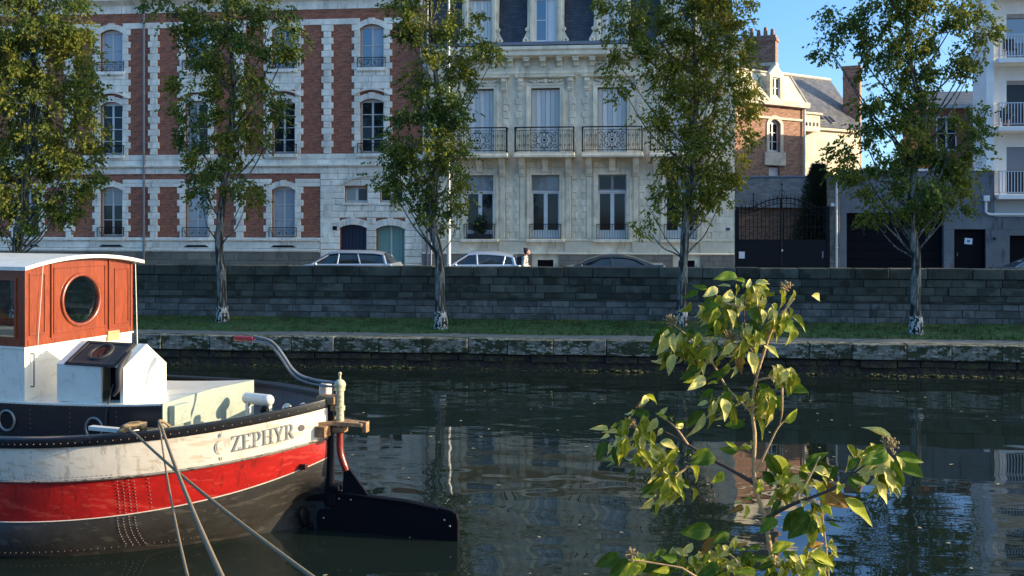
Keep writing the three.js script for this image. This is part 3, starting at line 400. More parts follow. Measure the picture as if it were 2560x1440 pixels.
    const D = mesh('dormer', [plate([[b - 1.02, dy], [b + 1.02, dy], [b + 0.98, dy + 0.3], [b + 0.86, dy + 0.55], [b + 0.82, dy + 0.9], [b + 0.82, 14.9], [b - 0.82, 14.9], [b - 0.82, dy + 0.9], [b - 0.86, dy + 0.55], [b - 0.98, dy + 0.3]], [opening(dm)], dz - 0.3, dz), box(b - 0.82, b + 0.82, dy, 14.9, dz - 2, dz - 0.31), block(b - 0.72, b - 0.56, dy + 0.1, 14.6, dz - 0.01, dz + 0.07, 0.02), block(b + 0.56, b + 0.72, dy + 0.1, 14.6, dz - 0.01, dz + 0.07, 0.02), rbox(b - 1, b + 1, 14.9, 15.1, dz - 2, dz + 0.2, 0.03), plate([[b - 1, 15.1], [b + 1, 15.1], [b, 15.7]], null, dz - 1.5, dz + 0.12)], M.cream[1], b2);
    for (const s of [-1, 1]) mesh('scroll', [new THREE.TorusGeometry(0.1, 0.05, 6, 12).translate(b + s * 0.9, dy + 0.16, dz + 0.03), new THREE.TorusGeometry(0.06, 0.035, 6, 12).translate(b + s * 0.84, dy + 0.66, dz + 0.03)], M.cream[0], D);
    if (i === 1) { windowPart(b2, { ...dm, cx: b - 0.2, hw: 0.28 }, dz - 0.14, { rows: [1, 1], cols: 1, frame: M.white, glass: M.glassSky, st: 0.07 }); mesh('shutter_leaf', rbox(b + 0.1, b + 0.47, dy + 0.1, 14.35, dz - 0.16, dz - 0.12, 0.01), M.white, D); }
    else for (let k = 0; k < 6; k++) { const w2 = 0.98 / 6, x = b - 0.49 + k * w2; mesh('shutter_leaf', rbox(-w2 / 2 + 0.004, w2 / 2 - 0.004, 0, 1.94, -0.013, 0.013, 0.005).rotateY((k % 2 ? 1 : -1) * 0.3).translate(x + w2 / 2, dy + 0.1, dz - 0.12), std({ color: lin(0.66, 0.65, 0.61), roughness: 0.6 }), b2); }
  });
  bw.forEach((o) => mesh('basement_grille', [box(o.cx - o.hw, o.cx + o.hw, o.y0, o.ys, F - 0.3, F - 0.25), ...[0, 1, 2, 3, 4].map((k) => box(o.cx - o.hw + 0.1 + k * 0.13, o.cx - o.hw + 0.12 + k * 0.13, o.y0, o.ys, F - 0.1, F - 0.08))], M.iron, b2));
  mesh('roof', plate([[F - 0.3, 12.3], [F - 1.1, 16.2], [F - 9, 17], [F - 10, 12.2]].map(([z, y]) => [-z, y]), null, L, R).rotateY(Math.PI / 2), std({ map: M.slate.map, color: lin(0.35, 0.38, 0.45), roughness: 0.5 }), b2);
  mesh('house_number', rbox(4.62, 4.78, 3.95, 4.07, F + 0.03, F + 0.045, 0.005), std({ color: lin(0.02, 0.03, 0.10), roughness: 0.3 }), b2);
  mesh('end_wall_cap', box(R - 0.02, R + 0.03, 1.8, 11.68, F - 9.9, F + 0.015), M.cream[3], b2);
}
{ // grey standpipe where the two town houses meet, flower trough on the left ground-floor sill
  const t = thing('service_pole', 'slim grey pole standing against the joint of the two town houses', 'pole', [-8.35, STREET, ZF + 1.2]); mesh('pole', [cyl(0.045, 2.9, 0, 0, 0, 8), cyl(0.06, 0.25, 0, 0, 0, 8), new THREE.SphereGeometry(0.06, 8, 6).translate(0, 2.92, 0)], M.zinc, t);
  const f = thing('planter', 'bushy dark green plant on the leftmost ground-floor sill of the cream house', 'planter', [-6.34, 3.56, ZF + 0.02]);
  mesh('trough', rbox(-0.55, 0.55, 0, 0.22, -0.04, 0.11, 0.02), std({ color: lin(0.03, 0.03, 0.035), roughness: 0.7 }), f);
  const lv = []; for (let i = 0; i < 900; i++) { const x = gauss() * 0.24, y = 0.2 + Math.abs(gauss()) * 0.5 + 0.35 * rnd(), z = 0.04 + gauss() * 0.05, s = rr(0.03, 0.06); lv.push(new THREE.PlaneGeometry(s, s * 1.6).rotateX(rr(-1, 1)).rotateY(rr(0, 6)).translate(x * (1.4 - y * 0.6), y, z)); }
  mesh('foliage', lv, std({ color: lin(0.025, 0.05, 0.018), roughness: 0.8 }), f);
}
// ---------------------------------------------------------------- right of the cream house: gate, garage block, flats, houses behind
{
  const g = thing('entrance_gate', 'black wrought iron driveway gate with solid lower panels and an arched top', 'gate'), x0 = 5.05, x1 = 9.0, z = ZF + 0.02, xm = (x0 + x1) / 2;
  const top = (x) => 4.95 + 0.42 * Math.max(0, 1 - Math.pow((x - xm - 0.1) / 1.35, 2));
  for (const [a, b] of [[x0 + 0.06, xm - 0.03], [xm + 0.03, x1 - 0.05]]) {
    const leaf = mesh('gate_leaf', [rbox(a, b, 1.86, 3.5, z - 0.02, z + 0.02, 0.005), box(a, b, 3.5, 3.56, z - 0.03, z + 0.03), box(a, a + 0.06, 1.86, 4.9, z - 0.03, z + 0.03), box(b - 0.06, b, 1.86, top(b), z - 0.03, z + 0.03), box(a, b, 4.1, 4.13, z - 0.015, z + 0.015), box(a, b, 4.62, 4.65, z - 0.015, z + 0.015), tube(Array.from({ length: 9 }, (_, k) => { const x = lerp(a, b, k / 8); return [x, top(x), z]; }), 0.028, 6, 24), tube(Array.from({ length: 9 }, (_, k) => { const x = lerp(a, b, k / 8); return [x, top(x) - 0.22, z]; }), 0.018, 5, 24)], M.iron, g);
    const bars = []; for (let k = 1; k < 11; k++) { const x = lerp(a, b, k / 11); bars.push(bar([x, 3.5, z], [x, top(x), z], 0.013, 5)); const P = []; for (let q = 0; q <= 12; q++) { const t = q / 12 * 6.6, R = 0.07 * (1 - q / 20); P.push([x + 0.06 + R * Math.cos(t), (k % 2 ? 3.8 : 4.35) + R * Math.sin(t), z]); } bars.push(tube(P, 0.009, 4, 14)); bars.push(new THREE.ConeGeometry(0.028, 0.16, 6).translate(x, top(x) + 0.1, z)); bars.push(new THREE.TorusGeometry(0.05, 0.008, 4, 10).translate(x, top(x) - 0.11, z)); }
    mesh('scrollwork', bars, M.iron, leaf);
  }
  mesh('gate_post', [box(x0 - 0.04, x0 + 0.05, 1.8, 5.0, z - 0.05, z + 0.05), box(x1 - 0.05, x1 + 0.04, 1.8, 5.0, z - 0.05, z + 0.05)], M.iron, g);
  for (const [x, h] of [[xm, 6.05], [x0 + 0.75, 5.6]]) mesh('finial', [bar([x, 4.9, z], [x, h, z], 0.03, 6, 0.015), new THREE.ConeGeometry(0.05, 0.22, 6).translate(x, h, z), new THREE.TorusGeometry(0.12, 0.012, 5, 14).translate(x, h - 0.45, z), new THREE.TorusGeometry(0.09, 0.01, 5, 14).translate(x - 0.14, h - 0.7, z), new THREE.TorusGeometry(0.09, 0.01, 5, 14).translate(x + 0.14, h - 0.7, z)], M.iron, g);
  mesh('knob', new THREE.SphereGeometry(0.045, 10, 8).translate(xm, 3.08, z + 0.06), M.white, g);
  const n = mesh('notice', rbox(5.12, 5.42, 2.72, 3.02, z + 0.022, z + 0.03, 0.003), M.white, scene); tag(n, 'white paper notice fixed low on the left side of the iron gate', 'notice');
  mesh('letter_slot', rbox(8.72, 8.78, 2.75, 3.05, z + 0.021, z + 0.05, 0.01), M.zinc, g);
}
{ // stone pier with white rainwater pipe and lamp, beside the gate
  const p = thing('gate_pier', 'grey rendered gate pier carrying a slim white rainwater pipe', 'pier'); const o = []; courses(9.05, 9.48, 1.8, 6.1, 0.36, 0.5, ZF - 0.5, ZF + 0.08, [], o, { bev: 0.012 }); o.forEach((q) => mesh('pier_block', q.geo, M.plinth[Math.floor(rnd() * 3)], p));
  mesh('rainwater_pipe', [bar([9.32, 1.8, ZF + 0.16], [9.32, 6.1, ZF + 0.16], 0.045, 8), cyl(0.06, 0.05, 9.32, 3.2, ZF + 0.16, 8), cyl(0.06, 0.05, 9.32, 5, ZF + 0.16, 8)], M.white, p);
  mesh('wall_lamp', rbox(9.08, 9.22, 5.0, 5.14, ZF + 0.08, ZF + 0.2, 0.02), M.white, p);
}
const render_grey = std({ map: tex(512, 512, (u, v) => { const n = fbm(u, v, 6, 5, 0.6), l = (v * 6) % 1 < 0.02 ? 0.8 : 1; return mulc([0.40, 0.42, 0.44], (0.85 + 0.3 * n) * l * (1 - 0.25 * streak(u, v))); }, 4), roughness: 0.92, bumpMap: grain, bumpScale: 0.006 });
const black = phy({ color: lin(0.004, 0.004, 0.007), roughness: 0.7, specularIntensity: 0.2 });
{
  const g = thing('garage_block', 'low dark grey rendered garage block with a wide black door', 'building'), z = ZF, gd = rect(9.78, 13.85, 1.86, 4.72), sd = rect(14.27, 15.58, 1.86, 4.02), od = rect(16.55, 18.6, 1.86, 3.75);
  mesh('wall', [plate([[9.48, 1.5], [20, 1.5], [20, 4.55], [15.93, 4.55], [15.93, 6.52], [9.48, 6.52]], [gd, sd, od], z - 0.4, z)], render_grey, g);
  mesh('body', [box(9.48, 15.93, 1.5, 6.4, z - 6.5, z - 0.41), box(15.93, 20, 1.5, 4.5, z - 1.0, z - 0.41)], render_grey, g);
  mesh('coping', [rbox(9.45, 15.98, 6.52, 6.62, z - 0.45, z + 0.06, 0.015)], M.white, g);
  const d = mesh('garage_door', box(9.78, 13.85, 1.86, 4.72, z - 0.3, z - 0.26), black, g); for (let k = 0; k < 7; k++) mesh('door_panel', rbox(9.8, 13.83, 1.88 + k * 0.405, 1.88 + k * 0.405 + 0.39, z - 0.26, z - 0.235, 0.01), black, d);
  const s = mesh('door', box(14.27, 15.58, 1.86, 4.02, z - 0.25, z - 0.2), black, g); mesh('door_frame', [box(14.27, 14.33, 1.86, 4.02, z - 0.2, z - 0.12), box(15.52, 15.58, 1.86, 4.02, z - 0.2, z - 0.12), box(14.33, 15.52, 3.96, 4.02, z - 0.2, z - 0.12)], black, s); mesh('handle', bar([14.45, 2.85, z - 0.16], [14.45, 3.0, z - 0.16], 0.015, 6), M.zinc, s);
  mesh('passage_door', box(16.55, 18.6, 1.86, 3.75, z - 0.3, z - 0.26), black, g);
  mesh('waste_pipe', [tube([[15.55, 5.25, z + 0.08], [15.55, 4.85, z + 0.08], [15.56, 4.72, z + 0.08], [15.7, 4.66, z + 0.08], [16.2, 4.655, z + 0.08], [20, 4.65, z + 0.08]], 0.055, 8, 40), rbox(15.44, 15.68, 5.22, 5.46, z + 0.0, z + 0.18, 0.02)], M.white, g);
  for (const y of [5.0, 5.75]) mesh('render_joint', box(9.48, 15.9, y, y + 0.02, z - 0.005, z + 0.004), M.plinth[1], g);
  mesh('wall_spot', cyl(0.05, 0.1, 0, 0, 0, 10).rotateX(1.57).translate(15.9, 3.62, z + 0.05), M.iron, g);
  const n = mesh('notice', rbox(-0.16, 0.16, -0.13, 0.13, 0, 0.006, 0.002), std({ color: lin(0.6, 0.68, 0.75), roughness: 0.6 }), scene); n.position.set(14.92, 3.5, z - 0.19); n.rotation.z = -0.08; tag(n, 'pale blue paper notice taped on the narrow black door', 'notice');
  const pm = mesh('printed_mark', rbox(-0.06, 0.06, -0.05, 0.05, 0.006, 0.009, 0.001), std({ color: lin(0.05, 0.16, 0.4), roughness: 0.6 }), n);
}
{ // white modern flats
  const b = thing('white_apartment_block', 'white rendered modern apartment block with railed balconies at the right edge', 'building'), zf = ZF - 0.9, wall = std({ map: tex(256, 256, speck([0.90, 0.90, 0.885], 0.06, 6), 3), roughness: 0.85 }), L = 15.96;
  const wins = []; for (const y of [5.55, 8.45, 11.36, 14.3]) wins.push({ cx: 18.05, hw: 1.3, y0: y, ys: y + 2.05, yt: y + 2.05, y });
  mesh('wall', plate(rect(L, 26, 4.56, 20), wins.map(opening), zf - 0.35, zf), wall, b);
  mesh('body', [box(L, 26, 1.8, 20, zf - 0.9, zf - 0.36), box(18.4, 26, 1.8, 20, zf - 8, zf - 0.91)], wall, b);
  mesh('side_fin', rbox(L - 0.32, L - 0.005, 6.65, 20, zf - 0.9, zf + 0.75, 0.01), wall, b);
  wins.forEach((o, i) => {
    windowPart(b, o, zf - 0.2, { rows: [1], frame: M.darkJoin, glass: i === 3 ? M.glassSky : i === 2 ? M.glassSky : M.glass, bottom: 0.06 });
    mesh('roller_blind_box', rbox(o.cx - 1.3, o.cx + 1.3, o.yt - (i === 0 ? 1.0 : 0.18), o.yt, zf - 0.17, zf - 0.08, 0.01), i === 0 ? M.zinc : M.darkJoin, b);
    const y = [5.32, 8.23, 11.14, 14.05][i], s = mesh('balcony', rbox(L + 0.05, 22, y - 0.02, y + 0.18, zf, zf + 1.15, 0.015), wall, b), q = [], z = zf + 1.08, X0 = L + 0.1;
    q.push(box(X0, 22, y + 1.16, y + 1.2, z - 0.025, z + 0.025), box(X0, 22, y + 0.26, y + 0.29, z - 0.015, z + 0.015), box(X0 - 0.02, X0 + 0.02, y + 1.16, y + 1.2, zf, z), box(X0 - 0.015, X0 + 0.015, y + 0.26, y + 0.29, zf, z));
    for (let x = X0; x < 22; x += 0.125) q.push(box(x - 0.018, x + 0.018, y + 0.27, y + 1.17, z - 0.006, z + 0.006)); for (let t = zf + 0.12; t < z; t += 0.125) q.push(box(X0 - 0.006, X0 + 0.006, y + 0.27, y + 1.17, t - 0.018, t + 0.018)); for (const x of [X0, 18, 20]) q.push(box(x - 0.02, x + 0.02, y + 0.15, y + 1.18, z - 0.02, z + 0.02));
    mesh('railing', q, std({ color: lin(0.42, 0.45, 0.5), roughness: 0.4, metalness: 0.5 }), s);
  });
  const c = thing('balcony_chair', 'dark chair standing on the upper balcony of the white flats', 'chair', [16.75, 11.33, zf + 0.45]); mesh('seat', rbox(-0.22, 0.22, 0.42, 0.46, -0.22, 0.22, 0.015), M.iron, c); mesh('backrest', rbox(-0.22, 0.22, 0.5, 0.95, -0.24, -0.21, 0.01), M.iron, c); for (const [sx, sz] of [[-1, -1], [1, -1], [-1, 1], [1, 1]]) mesh('leg', bar([sx * 0.2, 0, sz * 0.2], [sx * 0.19, 0.43, sz * 0.19], 0.015, 6), M.iron, c);
  const p = thing('potted_plant', 'leafy potted plant behind the railing of the middle balcony', 'plant', [16.5, 8.42, zf + 0.6]); mesh('pot', cyl(0.13, 0.3, 0, 0, 0, 12, 0.17), std({ color: lin(0.1, 0.05, 0.03), roughness: 0.8 }), p); const lv = []; for (let i = 0; i < 260; i++) { const s = rr(0.05, 0.1); lv.push(new THREE.PlaneGeometry(s, s * 1.5).rotateX(rr(-1.2, 1.2)).rotateY(rr(0, 6)).translate(gauss() * 0.22, 0.55 + gauss() * 0.28, gauss() * 0.18)); } mesh('foliage', lv, std({ color: lin(0.03, 0.05, 0.02), roughness: 0.8 }), p);
}
// a wall seen at an angle: local x runs along it, local z comes out of it
function planeAt(px, py, depth, phi) { const o = atDepth(px, py, depth), n = V(Math.sin(phi), 0, Math.cos(phi)), ax = V(Math.cos(phi), 0, -Math.sin(phi)); return { o, hit: (qx, qy, dz = 0) => { const r = V(...ray(qx, qy)), e = V(0, EYE, 0), base = V(o.x, 0, o.z).addScaledVector(n, dz), t = base.clone().sub(e).dot(n) / r.dot(n), p = e.addScaledVector(r, t); return [p.clone().sub(V(o.x, 0, o.z)).dot(ax), p.y]; } }; }
{ // sunlit brick house with mansard attic, set at an angle behind the gate
  const phi = 42 * Math.PI / 180, P = planeAt(2009, 545, 57, phi), H2 = (x, y, z) => P.hit(x, y, z);
  const h = thing('mansard_brick_house', 'sunlit orange brick house with cream mansard attic and tall chimney behind the gate', 'house', [P.o.x, STREET, P.o.z], phi), Y = (y) => y - STREET;
  const cream = std({ map: tex(256, 256, (u, v) => { const n = fbm(u, v, 6, 5, 0.6), m = sstep(0.52, 0.6, fbm(u + 0.2, v + 0.4, 9, 4)); return mix3(mulc([0.85, 0.81, 0.72], 0.9 + 0.2 * n), [0.6, 0.56, 0.49], m * 0.3); }, 3), roughness: 0.9 });
  const corn = Y(H2(2009, 272)[1]), mtop = Y(H2(2004, 192)[1]) + 0.15, xl = -8.6;
  const wa = H2(1919, 379), wb = H2(1953, 300), win = { cx: (wa[0] + wb[0]) / 2, hw: (wb[0] - wa[0]) / 2 * 0.82, y0: Y(wa[1]), ys: Y(wb[1]) - 0.25, yt: Y(wb[1]) }, lw = { cx: win.cx, hw: win.hw, y0: win.y0 - 2.9, ys: win.y0 - 0.85, yt: win.y0 - 0.7 };
  mesh('wall', plate(rect(xl, 0, -0.3, corn), [opening(win), opening(lw)], -0.4, 0), M.houseBrick, h);
  mesh('body', box(xl, 0, -0.3, corn, -8, -0.41), M.houseBrick, h);
  mesh('cornice', [rbox(xl - 0.15, 0.2, corn, corn + 0.32, -8, 0.32, 0.03), rbox(xl, 0.06, corn - 0.75, corn - 0.62, -0.2, 0.1, 0.02)], cream, h);
  mesh('mansard', tri([[[xl, corn + 0.3, 0.15], [0.1, corn + 0.3, 0.15], [-0.35, mtop, -0.75], [xl, mtop, -0.75]], [[0.1, corn + 0.3, 0.15], [0.1, corn + 0.3, -8], [-0.35, mtop, -7.2], [-0.35, mtop, -0.75]]]), cream, h);
  mesh('roof', tri([[[xl, mtop - 0.02, -0.6], [-0.2, mtop - 0.02, -0.6], [-1.6, mtop + 1.0, -4], [xl, mtop + 1.0, -4]], [[-0.2, mtop - 0.02, -0.6], [-0.2, mtop - 0.02, -7.4], [-1.6, mtop + 1.0, -4]], [[xl, mtop - 0.02, -7.4], [-0.2, mtop - 0.02, -7.4], [-1.6, mtop + 1.0, -4], [xl, mtop + 1.0, -4]]]), M.slate, h);
  mesh('mansard_edge', [bar([0.1, corn + 0.3, 0.17], [-0.33, mtop, -0.73], 0.07, 6), bar([xl, mtop, -0.72], [-0.3, mtop, -0.72], 0.07, 6)], cream, h);
  { const a = H2(1921, 256), b = H2(1953, 196), cx = (a[0] + b[0]) / 2, hw = (b[0] - a[0]) / 2, y0 = Y(a[1]), y1 = Y(b[1]); const o = { cx, hw: hw * 0.6, y0: y0 + 0.2, ys: y1, yt: y1 };
    const d = mesh('dormer', [plate([[cx - hw, y0], [cx + hw, y0], [cx + hw, y1 + 0.15], [cx + hw + 0.1, y1 + 0.15], [cx, y1 + 0.75], [cx - hw - 0.1, y1 + 0.15], [cx - hw, y1 + 0.15]], [opening(o)], -0.15, 0.12), box(cx - hw, cx + hw, y0, y1 + 0.1, -1.6, -0.16)], cream, h); windowPart(d, o, -0.02, { rows: [1, 1], frame: M.white, glass: M.glass }); }
  mesh('window_surround', [plate([[win.cx - win.hw - 0.22, win.y0], [win.cx - win.hw, win.y0], [win.cx - win.hw, win.ys], ...arcTop(win.cx, win.hw, win.ys, win.yt).reverse(), [win.cx + win.hw, win.y0], [win.cx + win.hw + 0.22, win.y0], ...arcTop(win.cx, win.hw + 0.22, win.ys, win.yt + 0.22)], null, -0.02, 0.06), box(win.cx - 0.12, win.cx + 0.12, win.yt + 0.15, corn - 0.7, 0, 0.07), rbox(win.cx - win.hw - 0.4, win.cx + win.hw + 0.4, win.y0 - 0.75, win.y0 - 0.02, 0, 0.1, 0.02)], cream, h);
  windowPart(h, win, -0.2, { rows: [1, 1, 1], frame: M.white, glass: M.glass }); for (const s of [-1, 1]) mesh('shutter_leaf', box(lw.cx + s * lw.hw / 2 - lw.hw / 2 + 0.01, lw.cx + s * lw.hw / 2 + lw.hw / 2 - 0.01, lw.y0, lw.ys, -0.2, -0.15), M.white, h);
  { const pr = H2(1948, 168, -2.2), tp = H2(1948, 96, -2.2), w = 3.0; const cc = V(pr[0] - 1.35, 0, -2.6), tw = (g) => g.translate(-cc.x, 0, -cc.z).rotateY(-62 * Math.PI / 180).translate(cc.x, 0, cc.z); mesh('chimney', [tw(box(cc.x - 1.05, cc.x + 1.05, Y(pr[1]) - 1.6, Y(tp[1]), cc.z - 0.38, cc.z + 0.38)), tw(rbox(cc.x - 1.12, cc.x + 1.12, Y(tp[1]) - 0.35, Y(tp[1]) - 0.18, cc.z - 0.45, cc.z + 0.45, 0.02))], M.houseBrick, h); for (let k = 0; k < 5; k++) mesh('chimney_pot', tw(cyl(0.13, 0.4 + 0.12 * (k % 2), cc.x - 0.8 + k * 0.4, Y(tp[1]), cc.z, 10, 0.1)), M.houseBrick, h); mesh('flashing', tw(rbox(cc.x - 1.08, cc.x + 1.08, Y(pr[1]) - 0.1, Y(pr[1]) + 0.1, cc.z - 0.41, cc.z + 0.41, 0.02)), cream, h); }
  mesh('rainwater_pipe', bar([-0.08, 0, 0.12], [-0.08, corn, 0.12], 0.06, 6), M.white, h);
  // slate-roofed wing
  const w = thing('slate_roofed_wing', 'cream rear wing under a steep grey slate roof with skylights', 'house', [P.o.x, STREET, P.o.z], phi), ea = Y(H2(2090, 329, -0.6)[1]), rd = Y(H2(2050, 197, -4.2)[1]), x1 = H2(2150, 330, -0.6)[0], xr = H2(2075, 197, -4.2)[0];
  mesh('wall', [box(0.01, x1, -0.3, ea, -8.2, -0.6)], cream, w); mesh('eaves', rbox(0.02, x1 + 0.2, ea, ea + 0.16, -8.3, -0.35, 0.02), cream, w);
  mesh('roof', tri([[[0.02, ea + 0.16, -0.3], [x1 + 0.2, ea + 0.16, -0.3], [xr, rd, -4.2], [0.02, rd, -4.2]], [[x1 + 0.2, ea + 0.16, -0.3], [x1 + 0.2, ea + 0.16, -8.3], [xr, rd, -4.2]], [[0.02, ea + 0.16, -8.3], [x1 + 0.2, ea + 0.16, -8.3], [xr, rd, -4.2], [0.02, rd, -4.2]]]), M.slate, w);
  mesh('ridge', bar([0.02, rd + 0.02, -4.2], [xr, rd + 0.02, -4.2], 0.1, 6), cream, w);
  const slope = (x, t) => V(x, lerp(ea + 0.16, rd, t), lerp(-0.3, -4.2, t)), tilt = -Math.atan2(3.9, rd - ea - 0.16);
  for (const [x, t, ww, hh] of [[1.35, 0.80, 0.95, 0.75], [2.6, 0.17, 0.6, 0.7], [3.6, 0.14, 0.5, 0.7]]) { const s = slope(x, t), k = mesh('skylight', [rbox(-ww / 2, ww / 2, -hh / 2, hh / 2, -0.02, 0.09, 0.01)], M.zinc, w); k.position.copy(s); k.rotation.x = tilt; pane(k, -ww / 2 + 0.07, ww / 2 - 0.07, -hh / 2 + 0.07, hh / 2 - 0.07, 0.095, M.glassSky); }
  { const a = H2(2012, 322, 0), b = H2(2054, 292, 0); const v = mesh('bay_window', [rbox(0.05, b[0], Y(a[1]) - 0.1, Y(b[1]) + 0.1, -1.6, -0.1, 0.02), rbox(0.02, b[0] + 0.12, Y(b[1]) + 0.1, Y(b[1]) + 0.22, -1.6, 0.02, 0.02)], cream, w); for (let k = 0; k < 4; k++) pane(v, 0.28 + k * (b[0] - 0.3) / 4, 0.28 + k * (b[0] - 0.3) / 4 + 0.2, Y(a[1]) + 0.2, Y(b[1]) - 0.35, -0.1, M.glass); }
  { const a = H2(2133, 268, -1.0), b = H2(2176, 176, -1.0), c = thing('brick_chimney_stack', 'square red brick chimney stack standing beside the slate roof', 'chimney', [P.o.x, STREET, P.o.z], phi); const cc = V(a[0] + 0.6, 0, -1.5), tw = (g) => g.translate(-cc.x, 0, -cc.z).rotateY(-62 * Math.PI / 180).translate(cc.x, 0, cc.z); mesh('shaft', tw(box(cc.x - 0.5, cc.x + 0.5, 0, Y(b[1]), cc.z - 0.4, cc.z + 0.4)), M.houseBrick, c); mesh('cap', tw(rbox(cc.x - 0.56, cc.x + 0.56, Y(b[1]), Y(b[1]) + 0.2, cc.z - 0.46, cc.z + 0.46, 0.02)), M.houseBrick, c); mesh('brick_band', tw(rbox(cc.x - 0.53, cc.x + 0.53, Y(b[1]) - 0.6, Y(b[1]) - 0.5, cc.z - 0.43, cc.z + 0.43, 0.02)), M.brick, c); }
}
{ // slate lean-to right behind the gate
  const s = thing('lean_to_shed', 'low outbuilding with blue-grey slate roof right behind the gate', 'shed'); mesh('roof', tri([[[5.2, 5.0, -49.2], [10.3, 5.0, -49.2], [10.3, 6.55, -51.2], [5.2, 6.55, -51.2]]]), M.slate, s); mesh('wall', box(5.2, 10.3, 1.8, 5.0, -51.2, -49.5), M.houseBrick, s); mesh('ridge', bar([5.2, 6.55, -51.2], [10.3, 6.55, -51.2], 0.08, 6), M.lead, s); mesh('back_wall', box(5.2, 10.3, 1.8, 6.5, -51.5, -51.2), M.houseBrick, s);
}
{ // brick row further back, between the chimney and the flats
  const b = thing('rear_brick_building', 'brick building with weathered grey roof far behind the garage block', 'building'), z = -54, l = at(2325, 228, z).x, r = l + 9.5, t = at(2400, 262, z).y;
  mesh('wall', box(l, r, STREET, t, z - 5, z), M.brick, b); mesh('roof', tri([[[l - 0.2, t, z + 0.3], [r, t, z + 0.3], [r, t + 1.0, z - 2.5], [l + 0.4, t + 1.0, z - 2.5]], [[l - 0.2, t, z - 5.3], [r, t, z - 5.3], [r, t + 1.0, z - 2.5], [l + 0.4, t + 1.0, z - 2.5]]]), M.slate, b); mesh('eaves', rbox(l - 0.2, r, t - 0.2, t + 0.02, z, z + 0.35, 0.02), M.joinery, b);
  for (const px of [2365, 2450]) { const q = at(px, 330, z); windowPart(b, { cx: q.x, hw: 0.5, y0: q.y - 1, ys: q.y + 0.8, yt: q.y + 0.8 }, z + 0.04, { rows: [1, 1], frame: M.white }); }
}
{ // dark conifer inside the gate
  const p = at(2046, 545, -48.2), c = thing('conifer', 'dark columnar conifer growing just inside the iron gate', 'tree', [p.x, STREET, p.z]); mesh('trunk', tube([[0, 0, 0], [0.03, 2, 0], [0, 5, 0.02]], (t) => 0.1 * (1 - 0.8 * t), 7), std({ color: lin(0.05, 0.035, 0.025), roughness: 1 }), c);
  const P = [], C = []; for (let i = 0; i < 22000; i++) { const y = 0.1 + 5.1 * Math.pow(rnd(), 0.9), R = (y < 1.2 ? 1.0 + 0.3 * y : 1.38 * Math.pow(1 - (y - 1.2) / 4.3, 0.6)) * (0.68 + 0.45 * vn(y * 2.2 + Math.floor(i / 1500) * 7, 1.5, 64)), a = rr(0, 6.283), q = Math.sqrt(rnd()) * R, l = rr(0.05, 0.12), o = rr(0, 6.283); const x = q * Math.cos(a), z = q * Math.sin(a); P.push(x, y, z, x + l * Math.cos(a) + 0.04 * Math.cos(o), y + l * 1.1, z + l * Math.sin(a) + 0.04 * Math.sin(o), x + 0.045 * Math.cos(o), y + 0.02, z + 0.045 * Math.sin(o)); const k = rr(0.6, 1.3); for (let j = 0; j < 3; j++) C.push(0.018 * k, 0.035 * k, 0.014 * k); }
  const g = new THREE.BufferGeometry(); g.setAttribute('position', new THREE.Float32BufferAttribute(P, 3)); g.setAttribute('color', new THREE.Float32BufferAttribute(C, 3)); g.computeVertexNormals(); mesh('crown', g, std({ vertexColors: true, roughness: 0.9 }), c, false);
}
